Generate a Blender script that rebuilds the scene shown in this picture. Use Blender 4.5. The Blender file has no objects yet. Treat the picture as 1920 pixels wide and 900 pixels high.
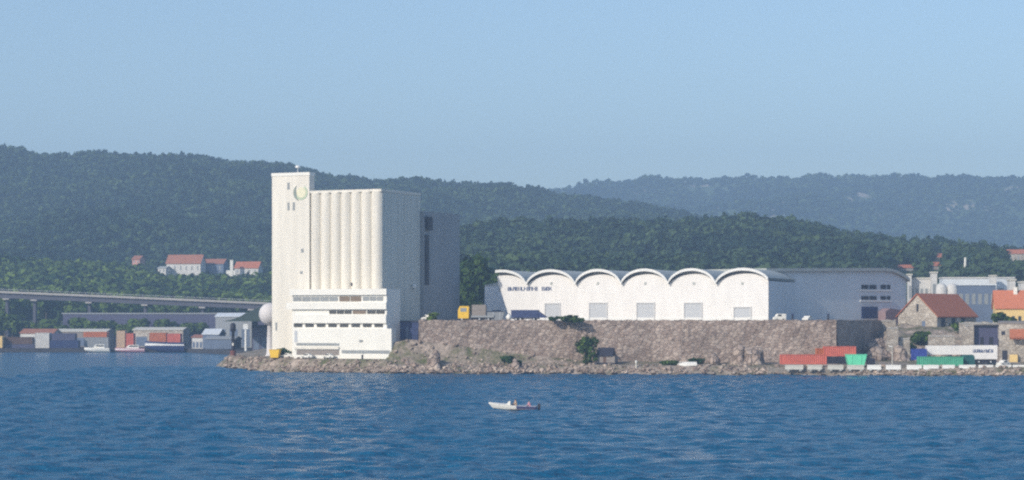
import bpy, math, random
import numpy as np
from mathutils import Vector, Matrix

random.seed(7)
RNG = np.random.default_rng(11)
S = bpy.context.scene
COL = S.collection
R = math.radians

# ------------------------------------------------------------------ camera, light, exposure
F = 4200.0          # focal length in photo pixels (photo 1920 x 900), horizon on row 598
CAMZ = 15.0
cam = bpy.data.cameras.new('camera')
cam.sensor_width = 36.0
cam.lens = 36.0 * F / 1920.0
cam.shift_y = (598 - 450) / 1920.0
cam.clip_start = 1.0
cam.clip_end = 40000.0
camo = bpy.data.objects.new('camera', cam)
camo.location = (0, 0, CAMZ)
camo.rotation_euler = (R(90), 0, 0)
COL.objects.link(camo)
S.camera = camo

SUN_AZ, SUN_EL = 43.0, 28.0      # azimuth measured from straight behind the camera towards the left
tosun = Vector((-math.sin(R(SUN_AZ)) * math.cos(R(SUN_EL)), -math.cos(R(SUN_AZ)) * math.cos(R(SUN_EL)), math.sin(R(SUN_EL))))
sun = bpy.data.lights.new('sun', 'SUN')
sun.energy = 3.65
sun.angle = R(0.5)
sun.color = (1.0, 0.91, 0.77)
suno = bpy.data.objects.new('sun', sun)
suno.rotation_euler = tosun.to_track_quat('Z', 'Y').to_euler()
suno.location = (0, 0, 300)
COL.objects.link(suno)

W = bpy.data.worlds.new('World')
S.world = W
W.use_nodes = True
wn = W.node_tree.nodes
bg = wn['Background']
sky = wn.new('ShaderNodeTexSky')
sky.sky_type = 'NISHITA'
sky.sun_disc = False
sky.sun_elevation = R(SUN_EL)
sky.sun_rotation = math.atan2(tosun.x, tosun.y)
sky.air_density = 1.0
sky.dust_density = 1.2
sky.ozone_density = 2.7
bg.inputs['Strength'].default_value = 0.147
W.node_tree.links.new(sky.outputs[0], bg.inputs['Color'])

S.view_settings.view_transform = 'Standard'
S.view_settings.look = 'None'
S.view_settings.exposure = 0.10
S.view_settings.gamma = 1.0
S.view_settings.use_curve_mapping = False
S.render.engine = 'CYCLES'
S.cycles.max_bounces = 5
S.cycles.diffuse_bounces = 2
S.cycles.glossy_bounces = 2
S.cycles.volume_bounces = 1
S.cycles.caustics_reflective = False
S.cycles.caustics_refractive = False
S.cycles.use_denoising = False
S.cycles.filter_width = 2.2


# ------------------------------------------------------------------ helpers
def XW(px, Y): return (px - 960.0) / F * Y
def ZW(py, Y): return CAMZ - (py - 598.0) / F * Y
def lerp(pts, x):
    return float(np.interp(x, [p[0] for p in pts], [p[1] for p in pts]))


def new_mat(name):
    m = bpy.data.materials.new(name)
    m.use_nodes = True
    return m, m.node_tree.nodes, m.node_tree.links, m.node_tree.nodes['Principled BSDF']


def mat(name, col, rough=0.7, var=0.12, scale=0.6, bump=0.0, metal=0.0, stretch=None, spec=0.3):
    m, n, l, b = new_mat(name)
    b.inputs['Roughness'].default_value = rough
    b.inputs['Metallic'].default_value = metal
    b.inputs['Specular IOR Level'].default_value = spec
    tc = n.new('ShaderNodeTexCoord')
    mp = n.new('ShaderNodeMapping')
    if stretch: mp.inputs['Scale'].default_value = stretch
    l.new(tc.outputs['Object'], mp.inputs['Vector'])
    nz = n.new('ShaderNodeTexNoise')
    nz.inputs['Scale'].default_value = scale
    nz.inputs['Detail'].default_value = 5
    nz.inputs['Roughness'].default_value = 0.65
    l.new(mp.outputs[0], nz.inputs['Vector'])
    rp = n.new('ShaderNodeValToRGB')
    rp.color_ramp.elements[0].position = 0.3
    rp.color_ramp.elements[1].position = 0.7
    rp.color_ramp.elements[0].color = tuple(max(0, c * (1 - var)) for c in col) + (1,)
    rp.color_ramp.elements[1].color = tuple(min(1, c * (1 + var)) for c in col) + (1,)
    l.new(nz.outputs['Fac'], rp.inputs['Fac'])
    l.new(rp.outputs['Color'], b.inputs['Base Color'])
    if bump:
        bp = n.new('ShaderNodeBump')
        bp.inputs['Strength'].default_value = 0.8
        bp.inputs['Distance'].default_value = bump
        l.new(nz.outputs['Fac'], bp.inputs['Height'])
        l.new(bp.outputs[0], b.inputs['Normal'])
    return m


def stone_mat(name, c1, c2, c3, cell, bump, stretch=(1, 1, 1.5), wet=False):
    m, n, l, b = new_mat(name)
    b.inputs['Roughness'].default_value = 0.9
    b.inputs['Specular IOR Level'].default_value = 0.15
    tc = n.new('ShaderNodeTexCoord'); mp = n.new('ShaderNodeMapping')
    mp.inputs['Scale'].default_value = stretch
    l.new(tc.outputs['Object'], mp.inputs['Vector'])
    nd = n.new('ShaderNodeTexNoise'); nd.inputs['Scale'].default_value = cell * 0.8
    mixv = n.new('ShaderNodeMix'); mixv.data_type = 'RGBA'; mixv.blend_type = 'ADD'; mixv.inputs['Factor'].default_value = 0.6
    l.new(mp.outputs[0], nd.inputs['Vector'])
    l.new(mp.outputs[0], mixv.inputs['A']); l.new(nd.outputs['Color'], mixv.inputs['B'])
    vo = n.new('ShaderNodeTexVoronoi'); vo.inputs['Scale'].default_value = cell
    l.new(mixv.outputs['Result'], vo.inputs['Vector'])
    sp = n.new('ShaderNodeSeparateColor'); l.new(vo.outputs['Color'], sp.inputs['Color'])
    rp = n.new('ShaderNodeValToRGB')
    e = rp.color_ramp.elements
    e[0].position, e[0].color = 0.0, c1 + (1,)
    e[1].position, e[1].color = 1.0, c3 + (1,)
    k = e.new(0.5); k.color = c2 + (1,)
    l.new(sp.outputs['Red'], rp.inputs['Fac'])
    ed = n.new('ShaderNodeTexVoronoi'); ed.feature = 'DISTANCE_TO_EDGE'; ed.inputs['Scale'].default_value = cell
    l.new(mixv.outputs['Result'], ed.inputs['Vector'])
    mr = n.new('ShaderNodeMapRange'); mr.inputs['From Max'].default_value = 0.12
    l.new(ed.outputs['Distance'], mr.inputs['Value'])
    big = n.new('ShaderNodeTexNoise'); big.inputs['Scale'].default_value = 0.12; big.inputs['Detail'].default_value = 3
    l.new(tc.outputs['Object'], big.inputs['Vector'])
    br = n.new('ShaderNodeMapRange'); br.inputs['From Min'].default_value = 0.3; br.inputs['From Max'].default_value = 0.7
    br.inputs['To Min'].default_value = 0.78; br.inputs['To Max'].default_value = 1.15
    l.new(big.outputs['Fac'], br.inputs['Value'])
    joint = n.new('ShaderNodeMapRange'); joint.inputs['To Min'].default_value = 0.7
    l.new(mr.outputs[0], joint.inputs['Value'])
    mu = n.new('ShaderNodeMath'); mu.operation = 'MULTIPLY'
    l.new(br.outputs[0], mu.inputs[0]); l.new(joint.outputs[0], mu.inputs[1])
    mx = n.new('ShaderNodeVectorMath'); mx.operation = 'SCALE'
    l.new(rp.outputs['Color'], mx.inputs[0]); l.new(mu.outputs[0], mx.inputs['Scale'])
    if wet:      # weed-dark tide mark on the stones up to about half a metre above the water
        sx = n.new('ShaderNodeSeparateXYZ'); l.new(tc.outputs['Object'], sx.inputs[0])
        ad = n.new('ShaderNodeMath'); ad.operation = 'MULTIPLY_ADD'; ad.inputs[1].default_value = 0.9
        l.new(nd.outputs['Fac'], ad.inputs[0]); l.new(sx.outputs['Z'], ad.inputs[2])
        wr = n.new('ShaderNodeMapRange'); wr.inputs['From Min'].default_value = 0.75; wr.inputs['From Max'].default_value = 1.05
        l.new(ad.outputs[0], wr.inputs['Value'])
        wm = n.new('ShaderNodeMix'); wm.data_type = 'RGBA'; wm.inputs['A'].default_value = (0.045, 0.035, 0.028, 1)
        l.new(wr.outputs[0], wm.inputs['Factor']); l.new(mx.outputs[0], wm.inputs['B'])
        l.new(wm.outputs['Result'], b.inputs['Base Color'])
    else:
        l.new(mx.outputs[0], b.inputs['Base Color'])
    bp = n.new('ShaderNodeBump'); bp.inputs['Strength'].default_value = 1.0; bp.inputs['Distance'].default_value = bump
    l.new(mr.outputs[0], bp.inputs['Height']); l.new(bp.outputs[0], b.inputs['Normal'])
    return m


def leaf_mat(name, dark, light):
    """per-tree species tint stored in the 'tint' attribute"""
    m, n, l, b = new_mat(name)
    b.inputs['Roughness'].default_value = 0.75
    b.inputs['Specular IOR Level'].default_value = 0.1
    at = n.new('ShaderNodeAttribute'); at.attribute_name = 'tint'
    rp = n.new('ShaderNodeValToRGB')
    rp.color_ramp.elements[0].color = dark + (1,)
    rp.color_ramp.elements[1].color = light + (1,)
    l.new(at.outputs['Fac'], rp.inputs['Fac'])
    l.new(rp.outputs['Color'], b.inputs['Base Color'])
    return m


class MB:
    """collects shapes, builds ONE mesh object"""
    def __init__(self): self.v, self.f, self.smooth = [], [], []
    def add(self, vs, fs, sm=False):
        o = len(self.v)
        self.v += [tuple(p) for p in vs]
        self.f += [tuple(i + o for i in q) for q in fs]
        self.smooth += [sm] * len(fs)
        return self
    def box(self, x0, x1, y0, y1, z0, z1):
        vs = [(x, y, z) for z in (z0, z1) for y in (y0, y1) for x in (x0, x1)]
        return self.add(vs, [(0, 2, 3, 1), (4, 5, 7, 6), (0, 1, 5, 4), (2, 6, 7, 3), (0, 4, 6, 2), (1, 3, 7, 5)])
    def prism_y(self, poly, y0, y1, sm=False):       # poly of (x, z), counter-clockwise seen from -y
        k = len(poly)
        vs = [(x, y0, z) for x, z in poly] + [(x, y1, z) for x, z in poly]
        fs = [tuple(range(k)), tuple(range(2 * k - 1, k - 1, -1))]
        self.add(vs, fs)
        self.add(vs, [(i, i + k, (i + 1) % k + k, (i + 1) % k) for i in range(k)], sm)
        return self
    def prism_z(self, poly, z0, z1):                 # poly of (x, y)
        k = len(poly)
        vs = [(x, y, z0) for x, y in poly] + [(x, y, z1) for x, y in poly]
        fs = [tuple(range(k - 1, -1, -1)), tuple(range(k, 2 * k))] + [(i, (i + 1) % k, (i + 1) % k + k, i + k) for i in range(k)]
        return self.add(vs, fs)
    def prism_x(self, poly, x0, x1):                 # poly of (y, z)
        k = len(poly)
        vs = [(x0, y, z) for y, z in poly] + [(x1, y, z) for y, z in poly]
        fs = [tuple(range(k - 1, -1, -1)), tuple(range(k, 2 * k))] + [(i, (i + 1) % k, (i + 1) % k + k, i + k) for i in range(k)]
        return self.add(vs, fs)
    def tube(self, p0, p1, r0, r1=None, k=8):
        r1 = r0 if r1 is None else r1
        p0, p1 = Vector(p0), Vector(p1)
        d = (p1 - p0).normalized()
        a = d.orthogonal().normalized(); b = d.cross(a)
        vs = []
        for p, r in ((p0, r0), (p1, r1)):
            for i in range(k):
                t = 2 * math.pi * i / k
                vs.append(p + a * (r * math.cos(t)) + b * (r * math.sin(t)))
        self.add(vs, [(i, (i + 1) % k, (i + 1) % k + k, i + k) for i in range(k)], True)
        self.add(vs, [tuple(range(k - 1, -1, -1)), tuple(range(k, 2 * k))])
        return self
    def lathe(self, prof, k=16, c=(0, 0)):           # prof of (r, z)
        vs = []
        for r, z in prof:
            for i in range(k):
                t = 2 * math.pi * i / k
                vs.append((c[0] + r * math.cos(t), c[1] + r * math.sin(t), z))
        fs = []
        for j in range(len(prof) - 1):
            for i in range(k):
                fs.append((j * k + i, j * k + (i + 1) % k, (j + 1) * k + (i + 1) % k, (j + 1) * k + i))
        self.add(vs, fs, True)
        self.add(vs, [tuple(range(k - 1, -1, -1)), tuple(range((len(prof) - 1) * k, len(prof) * k))])
        return self
    def build(self, name, m, parent=None):
        me = bpy.data.meshes.new(name)
        me.from_pydata(self.v, [], self.f)
        me.polygons.foreach_set('use_smooth', self.smooth)
        me.materials.append(m)
        me.update()
        o = bpy.data.objects.new(name, me)
        COL.objects.link(o)
        if parent: o.parent = parent
        return o


def tag(o, label=None, cat=None, group=None, kind=None):
    if label: o['label'] = label
    if cat: o['category'] = cat
    if group: o['group'] = group
    if kind: o['kind'] = kind
    return o


def thing(name, label, cat, loc=(0, 0, 0), rz=0.0, group=None):
    o = bpy.data.objects.new(name, None)
    o.empty_display_size = 0.5
    COL.objects.link(o)
    o.location = loc
    o.rotation_euler = (0, 0, rz)
    return tag(o, label, cat, group)


def children(o):
    return [c for c in bpy.data.objects if c.parent == o]


def copy_thing(root, loc, rz, label, group=None, scale=None, kids=None):
    r = root.copy(); COL.objects.link(r)
    r.location = loc; r.rotation_euler = (0, 0, rz)
    if scale: r.scale = scale
    r['label'] = label
    if group: r['group'] = group
    for ch in (kids if kids is not None else children(root)):
        c = ch.copy(); COL.objects.link(c); c.parent = r
    return r


def np_mesh(name, verts, faces4, m, tint=None, smooth=False):
    """big mesh from numpy arrays, quads or triangles"""
    k = faces4.shape[1]
    me = bpy.data.meshes.new(name)
    me.vertices.add(len(verts))
    me.vertices.foreach_set('co', np.asarray(verts, np.float32).ravel())
    nf = len(faces4)
    me.loops.add(nf * k)
    me.loops.foreach_set('vertex_index', faces4.astype(np.int32).ravel())
    me.polygons.add(nf)
    me.polygons.foreach_set('loop_start', np.arange(0, nf * k, k, dtype=np.int32))
    me.polygons.foreach_set('use_smooth', np.full(nf, smooth))
    me.update(calc_edges=True)
    if tint is not None:
        a = me.attributes.new('tint', 'FLOAT', 'POINT')
        a.data.foreach_set('value', np.asarray(tint, np.float32))
    me.materials.append(m)
    o = bpy.data.objects.new(name, me)
    COL.objects.link(o)
    return o


def vnoise(x, y, sc, seed=0):
    """smooth value noise"""
    x = np.asarray(x, float) / sc; y = np.asarray(y, float) / sc
    xi, yi = np.floor(x).astype(np.int64), np.floor(y).astype(np.int64)
    fx, fy = x - xi, y - yi
    fx, fy = fx * fx * (3 - 2 * fx), fy * fy * (3 - 2 * fy)
    def h(a, b):
        n = (a * 374761393 + b * 668265263 + seed * 2147483647) & 0xffffffff
        n = ((n ^ (n >> 13)) * 1274126177) & 0xffffffff
        return ((n ^ (n >> 16)) & 0xffff) / 65535.0
    return (h(xi, yi) * (1 - fx) + h(xi + 1, yi) * fx) * (1 - fy) + (h(xi, yi + 1) * (1 - fx) + h(xi + 1, yi + 1) * fx) * fy


def fbm(x, y, sc, seed=0, oct=4):
    t, a, s = 0, 1.0, 0.0
    for i in range(oct):
        t = t + a * vnoise(x, y, sc / 2 ** i, seed + i * 17); s += a; a *= 0.5
    return t / s


def grid_mesh(name, xs, ys, hf, m):
    X, Y = np.meshgrid(xs, ys)
    Z = hf(X, Y)
    v = np.stack([X, Y, Z], -1).reshape(-1, 3)
    nx, ny = len(xs), len(ys)
    i = np.arange(ny - 1)[:, None] * nx + np.arange(nx - 1)[None, :]
    f = np.stack([i, i + 1, i + nx + 1, i + nx], -1).reshape(-1, 4)
    return np_mesh(name, v, f, m, smooth=True)


def crown_faces(n, leaf, rx, rz, rng):
    """n leaf-clump quads through a crown volume (unit scale already applied), centred on origin"""
    d = rng.normal(size=(n, 3)); d /= np.linalg.norm(d, axis=1)[:, None]
    lob = 0.72 + 0.28 * np.sin(d[:, 0] * 4 + rng.uniform(0, 6)) * np.cos(d[:, 1] * 4 + rng.uniform(0, 6)) + 0.15 * np.sin(d[:, 2] * 6)
    rad = (0.55 + 0.45 * rng.random(n) ** 0.5) * lob
    c = d * rad[:, None] * np.array([rx, rx, rz])
    nrm = d + rng.normal(size=(n, 3)) * 0.55 + np.array([0, 0, 0.35])
    nrm /= np.linalg.norm(nrm, axis=1)[:, None]
    a = np.cross(nrm, rng.normal(size=(n, 3))); a /= np.linalg.norm(a, axis=1)[:, None]
    b = np.cross(nrm, a)
    s = leaf * rng.uniform(0.6, 1.3, n)[:, None]
    q = np.stack([c - a * s - b * s * 0.7, c + a * s * 0.8 - b * s, c + a * s + b * s * 0.7, c - a * s * 0.7 + b * s], 1)
    return q                                        # n,4,3


def forest(name, label, pts, hts, m, nleaf, tintf, protos=10, seed=3, leafk=0.36, aspect=(0.42, 0.6), cat='forest'):
    """many trees as one 'stuff' object: pts (N,3) foot points, hts heights"""
    rng = np.random.default_rng(seed)
    P = [crown_faces(nleaf, leafk, 1.0, 1.15, rng) for _ in range(protos)]
    N = len(pts)
    idx = rng.integers(0, protos, N)
    ang = rng.uniform(0, 2 * math.pi, N)
    rad = hts * rng.uniform(aspect[0], aspect[1], N)
    allv, allt = [], []
    for k in range(protos):
        s = np.where(idx == k)[0]
        if not len(s): continue
        q = P[k].reshape(-1, 3)
        ca, sa = np.cos(ang[s])[:, None], np.sin(ang[s])[:, None]
        x = (q[None, :, 0] * ca - q[None, :, 1] * sa) * rad[s][:, None] + pts[s, 0][:, None]
        y = (q[None, :, 0] * sa + q[None, :, 1] * ca) * rad[s][:, None] + pts[s, 1][:, None]
        zq = q[None, :, 2] * hts[s][:, None] * 0.46
        slim = np.clip((0.40 - rad[s] / hts[s]) / 0.12, 0, 1)[:, None]      # slim crowns taper like conifers
        tap = 1 - slim * np.clip(0.5 + q[None, :, 2] * 0.45, 0, 0.9)
        x = pts[s, 0][:, None] + (x - pts[s, 0][:, None]) * tap
        y = pts[s, 1][:, None] + (y - pts[s, 1][:, None]) * tap
        z = zq + (pts[s, 2] + hts[s] * 0.55)[:, None]
        allv.append(np.stack([x, y, z], -1).reshape(-1, 3))
        t = np.clip(tintf[s][:, None] + rng.normal(0, 0.10, (len(s), nleaf)), 0, 1)
        allt.append(np.repeat(t.reshape(-1), 4))
    v = np.concatenate(allv); t = np.concatenate(allt)
    f = np.arange(len(v)).reshape(-1, 4)
    o = np_mesh(name, v, f, m, t)
    return tag(o, label, cat, kind='stuff')


# ------------------------------------------------------------------ materials
M = {}
M['white'] = mat('white_plaster', (0.80, 0.78, 0.72), 0.6, 0.05, 0.25)
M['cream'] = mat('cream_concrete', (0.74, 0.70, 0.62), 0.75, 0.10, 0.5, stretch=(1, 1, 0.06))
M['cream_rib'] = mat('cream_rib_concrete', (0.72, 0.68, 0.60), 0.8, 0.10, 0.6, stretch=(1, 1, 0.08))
M['sidegrey'] = mat('shaded_side_grey', (0.58, 0.59, 0.54), 0.75, 0.05, 0.2, stretch=(1, 1, 0.1))  # greenish grey with the shade of the silo's right face put into it
M['tankgrey'] = mat('pinkish_tank_paint', (0.64, 0.61, 0.61), 0.6, 0.08, 0.6)
M['frame'] = mat('pale_door_frame', (0.60, 0.60, 0.60), 0.6, 0.05, 1)
M['dullwhite'] = mat('dull_white_render', (0.58, 0.57, 0.55), 0.8, 0.08, 0.5)
M['oldtile'] = mat('old_orange_tile', (0.33, 0.145, 0.095), 0.85, 0.18, 0.8)
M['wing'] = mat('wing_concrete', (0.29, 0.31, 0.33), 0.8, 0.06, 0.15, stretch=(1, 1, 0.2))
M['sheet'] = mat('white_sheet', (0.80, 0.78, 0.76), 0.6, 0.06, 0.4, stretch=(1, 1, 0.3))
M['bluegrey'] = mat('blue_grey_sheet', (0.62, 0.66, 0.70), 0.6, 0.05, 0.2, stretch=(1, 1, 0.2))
M['roofgrey'] = mat('grey_roofing', (0.42, 0.44, 0.42), 0.7, 0.12, 0.4)
M['rim'] = mat('white_roof_rim', (0.78, 0.78, 0.76), 0.5, 0.04, 0.4)
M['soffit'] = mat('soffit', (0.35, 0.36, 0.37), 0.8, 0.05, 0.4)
M['shutter'] = mat('grey_shutter', (0.50, 0.52, 0.55), 0.5, 0.05, 3.0, stretch=(0.05, 0.05, 2))
M['glass'] = mat('dark_glass', (0.04, 0.05, 0.06), 0.15, 0.2, 1.0, spec=0.5)
M['brownglass'] = mat('brown_panel', (0.20, 0.15, 0.11), 0.5, 0.2, 1.0)
M['greyglass'] = mat('grey_pane', (0.26, 0.28, 0.29), 0.25, 0.15, 1.0, spec=0.5)
M['dark'] = mat('dark_metal', (0.03, 0.03, 0.045), 0.6, 0.2, 1.0)
M['navy'] = mat('navy_paint', (0.03, 0.045, 0.13), 0.5, 0.2, 0.8)
M['blue'] = mat('blue_paint', (0.04, 0.07, 0.32), 0.5, 0.15, 0.8)
M['purple'] = mat('slate_purple', (0.085, 0.085, 0.15), 0.6, 0.12, 0.6)
M['slate'] = mat('slate_blue_wall', (0.13, 0.17, 0.25), 0.7, 0.1, 0.3)
M['red'] = mat('red_container_paint', (0.55, 0.14, 0.10), 0.55, 0.16, 0.5)
M['orangered'] = mat('orange_container_paint', (0.46, 0.15, 0.07), 0.55, 0.18, 0.5)
M['brown'] = mat('brown_container_paint', (0.12, 0.075, 0.06), 0.6, 0.2, 0.5)
M['mint'] = mat('mint_paint', (0.16, 0.70, 0.42), 0.5, 0.06, 0.5)
M['green'] = mat('green_container_paint', (0.08, 0.36, 0.23), 0.55, 0.14, 0.5)
M['yellow'] = mat('yellow_paint', (0.80, 0.50, 0.04), 0.45, 0.08, 0.7)
M['tyre'] = mat('tyre_rubber', (0.02, 0.02, 0.02), 0.9, 0.1, 1)
M['redtile'] = mat('weathered_red_tile', (0.43, 0.15, 0.08), 0.85, 0.16, 1.2, bump=0.05)
M['orangetile'] = mat('orange_tile', (0.56, 0.19, 0.10), 0.8, 0.12, 1.2, bump=0.05)
M['rubblewall'] = stone_mat('pale_rubble_masonry', (0.38, 0.33, 0.28), (0.47, 0.42, 0.36), (0.55, 0.50, 0.44), 1.0, 0.06)
M['render_y'] = mat('yellow_render', (0.75, 0.55, 0.24), 0.8, 0.07, 0.3)
M['stonewall'] = stone_mat('brown_granite_masonry', (0.285, 0.217, 0.182), (0.365, 0.288, 0.243), (0.46, 0.378, 0.322), 0.85, 0.10)
M['rock'] = stone_mat('pink_granite', (0.26, 0.20, 0.17), (0.40, 0.32, 0.27), (0.52, 0.43, 0.36), 0.55, 0.3, (1, 1, 1))
M['shorerock'] = stone_mat('tidal_granite', (0.28, 0.21, 0.175), (0.42, 0.33, 0.27), (0.56, 0.46, 0.38), 0.55, 0.3, (1, 1, 1), True)
M['concrete'] = mat('concrete', (0.42, 0.41, 0.39), 0.85, 0.12, 0.5)
M['barrier'] = mat('whitewashed_concrete', (0.80, 0.79, 0.75), 0.8, 0.08, 1.5)
M['barrier_dull'] = mat('dull_concrete', (0.55, 0.53, 0.47), 0.85, 0.12, 1.5)
M['asphalt'] = mat('asphalt', (0.06, 0.06, 0.06), 0.9, 0.15, 0.5)
M['gravel'] = mat('gravel', (0.26, 0.23, 0.20), 0.95, 0.2, 0.8)
M['wood'] = mat('grey_board', (0.26, 0.23, 0.21), 0.85, 0.15, 1.5)
M['bark'] = mat('bark', (0.09, 0.07, 0.05), 0.9, 0.2, 2.0)
M['leaf'] = leaf_mat('leaf_near', (0.015, 0.042, 0.012), (0.125, 0.185, 0.030))
M['leaf_far'] = leaf_mat('leaf_hill', (0.013, 0.032, 0.022), (0.062, 0.098, 0.036))
M['tan'] = mat('tan_cloth', (0.55, 0.40, 0.28), 0.9, 0.1, 3)
M['pinkcloth'] = mat('pink_cloth', (0.60, 0.30, 0.36), 0.9, 0.1, 3)
M['skin'] = mat('skin', (0.55, 0.34, 0.25), 0.6, 0.05, 3)
M['hair'] = mat('hair', (0.05, 0.035, 0.025), 0.7, 0.1, 8)
M['quaywall'] = mat('dark_quay_wall', (0.05, 0.05, 0.06), 0.9, 0.25, 0.5)
M['emgreen'] = mat('emblem_green', (0.46, 0.55, 0.40), 0.6, 0.03, 1)
M['emdark'] = mat('emblem_dark', (0.24, 0.28, 0.25), 0.6, 0.03, 1)
M['emyellow'] = mat('emblem_yellow', (0.74, 0.71, 0.52), 0.6, 0.03, 1)
M['letterblue'] = mat('blue_lettering', (0.07, 0.10, 0.20), 0.6, 0.05, 1)
M['deck'] = mat('bridge_concrete', (0.40, 0.38, 0.36), 0.8, 0.1, 0.3)
M['deckdark'] = mat('bridge_girder', (0.10, 0.10, 0.13), 0.8, 0.12, 0.3)

# ground with grass and rock by height and noise
def ground_mat():
    m, n, l, b = new_mat('shore_ground')
    b.inputs['Roughness'].default_value = 0.95
    b.inputs['Specular IOR Level'].default_value = 0.1
    tc = n.new('ShaderNodeTexCoord')
    nz = n.new('ShaderNodeTexNoise'); nz.inputs['Scale'].default_value = 0.16; nz.inputs['Detail'].default_value = 6; nz.inputs['Roughness'].default_value = 0.7
    l.new(tc.outputs['Object'], nz.inputs['Vector'])
    rp = n.new('ShaderNodeValToRGB'); e = rp.color_ramp.elements
    e[0].position, e[0].color = 0.36, (0.12, 0.13, 0.06, 1)
    e[1].position, e[1].color = 0.66, (0.44, 0.36, 0.30, 1)
    k = e.new(0.5); k.color = (0.27, 0.225, 0.18, 1)
    l.new(nz.outputs['Fac'], rp.inputs['Fac'])
    n2 = n.new('ShaderNodeTexNoise'); n2.inputs['Scale'].default_value = 1.1; n2.inputs['Detail'].default_value = 4
    l.new(tc.outputs['Object'], n2.inputs['Vector'])
    mx = n.new('ShaderNodeMix'); mx.data_type = 'RGBA'; mx.blend_type = 'OVERLAY'; mx.inputs['Factor'].default_value = 0.7
    l.new(rp.outputs['Color'], mx.inputs['A']); l.new(n2.outputs['Fac'], mx.inputs['B'])
    l.new(mx.outputs['Result'], b.inputs['Base Color'])
    bp = n.new('ShaderNodeBump'); bp.inputs['Distance'].default_value = 0.5; bp.inputs['Strength'].default_value = 1
    l.new(n2.outputs['Fac'], bp.inputs['Height']); l.new(bp.outputs[0], b.inputs['Normal'])
    return m
M['ground'] = ground_mat()
M['soil'] = mat('forest_floor', (0.045, 0.06, 0.028), 0.95, 0.3, 0.02)

def farhill_mat():
    m, n, l, b = new_mat('far_hill_floor')
    b.inputs['Roughness'].default_value = 0.95
    tc = n.new('ShaderNodeTexCoord')
    nz = n.new('ShaderNodeTexNoise'); nz.inputs['Scale'].default_value = 0.013; nz.inputs['Detail'].default_value = 7
    l.new(tc.outputs['Object'], nz.inputs['Vector'])
    rp = n.new('ShaderNodeValToRGB'); e = rp.color_ramp.elements
    e[0].position, e[0].color = 0.58, (0.05, 0.085, 0.03, 1)
    e[1].position, e[1].color = 0.66, (0.33, 0.28, 0.23, 1)
    l.new(nz.outputs['Fac'], rp.inputs['Fac']); l.new(rp.outputs['Color'], b.inputs['Base Color'])
    return m
M['farhill'] = farhill_mat()

def water_mat():
    m, n, l, b = new_mat('sea_water')
    b.inputs['Base Color'].default_value = (0.003, 0.088, 0.19, 1)
    b.inputs['Roughness'].default_value = 0.18
    b.inputs['IOR'].default_value = 1.33
    b.inputs['Specular IOR Level'].default_value = 0.32
    tc = n.new('ShaderNodeTexCoord')
    prev = None
    for sc, dist, st in ((0.35, 1.0, (0.6, 1, 1)), (0.9, 0.7, (0.6, 1, 1)), (2.6, 0.25, (0.7, 1, 1))):
        mp = n.new('ShaderNodeMapping'); mp.inputs['Scale'].default_value = st
        l.new(tc.outputs['Object'], mp.inputs['Vector'])
        nz = n.new('ShaderNodeTexNoise'); nz.inputs['Scale'].default_value = sc; nz.inputs['Detail'].default_value = 4
        l.new(mp.outputs[0], nz.inputs['Vector'])
        bp = n.new('ShaderNodeBump'); bp.inputs['Distance'].default_value = dist; bp.inputs['Strength'].default_value = 1
        l.new(nz.outputs['Fac'], bp.inputs['Height'])
        if prev: l.new(prev.outputs[0], bp.inputs['Normal'])
        prev = bp
    l.new(prev.outputs[0], b.inputs['Normal'])
    return m
M['water'] = water_mat()

# ------------------------------------------------------------------ the setting: water, land, hills
def waves(X, Y):
    z = (fbm(X * 0.6 + 0.25 * Y, Y, 2.1, 91, 2) - 0.5) * 0.95 + (fbm(X * 0.5, Y - 0.2 * X, 6.0, 95, 2) - 0.5) * 0.5
    gust = fbm(X, Y * 0.35, 40, 99, 2)
    return z * (0.7 + 0.6 * gust)
tag(grid_mesh('water', np.arange(-130, 150, 0.4), np.arange(180, 705, 0.5), waves, M['water']), kind='structure')
tag(MB().add([(-3200, -60, -0.12), (3200, -60, -0.12), (3200, 1400, -0.12), (-3200, 1400, -0.12)], [(0, 1, 2, 3)]).build('water', M['water']), kind='structure')
tag(MB().add([(-6000, -100, -4), (6000, -100, -4), (6000, 6400, -4), (-6000, 6400, -4)], [(0, 1, 2, 3)]).build('ground', M['soil']), kind='structure')

SHORE = [(400, 705), (430, 686), (470, 650), (520, 632), (600, 621), (735, 612), (1000, 610), (1400, 598), (1700, 590), (1920, 583), (2300, 575)]
FOOT = [(430, 3.0), (700, 4.6), (736, 8.6), (790, 9.0), (900, 7.0), (1000, 5.2), (1120, 3.4), (1568, 3.0), (2300, 3.0)]
def headland_h(X, Y):
    px = 960 + F * X / Y
    ys = np.interp(px, [p[0] for p in SHORE], [p[1] for p in SHORE])
    ft = np.interp(px, [p[0] for p in FOOT], [p[1] for p in FOOT])
    d = Y - ys
    shore = np.clip((d + 1.5) / 5.0, -0.5, 1) * 2.4
    t = np.clip((d - 3.5) / np.maximum(1.0, 621 - ys - 3.5), 0, 1)
    z = shore + np.clip(ft - 2.4, 0, 99) * t * t
    # rock mound on the right under the red roofed house
    r = np.clip((px - 1610) / 60, 0, 1) * np.clip((Y - 628) / 50, 0, 1)
    z = np.where(d > 0, z + 9.3 * r * r * (3 - 2 * r), z)
    z = z + np.where(d > -1, (fbm(X, Y, 7.0, 5) - 0.5) * (0.9 + 1.6 * np.clip(ft - 4, 0, 3) / 3 * t + 3.0 * r), 0)
    # fade down to sea left of the tip
    z = np.where(px < 430, z - (430 - px) * 0.12, z)
    # the flat yard where the silo stands
    yard = np.clip((px - 470) / 40, 0, 1) * np.clip((735 - px) / 10, 0, 1) * np.clip((Y - ys - 2.0) / 2.5, 0, 1)
    z = z * (1 - yard) + 3.9 * yard
    return z
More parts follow.
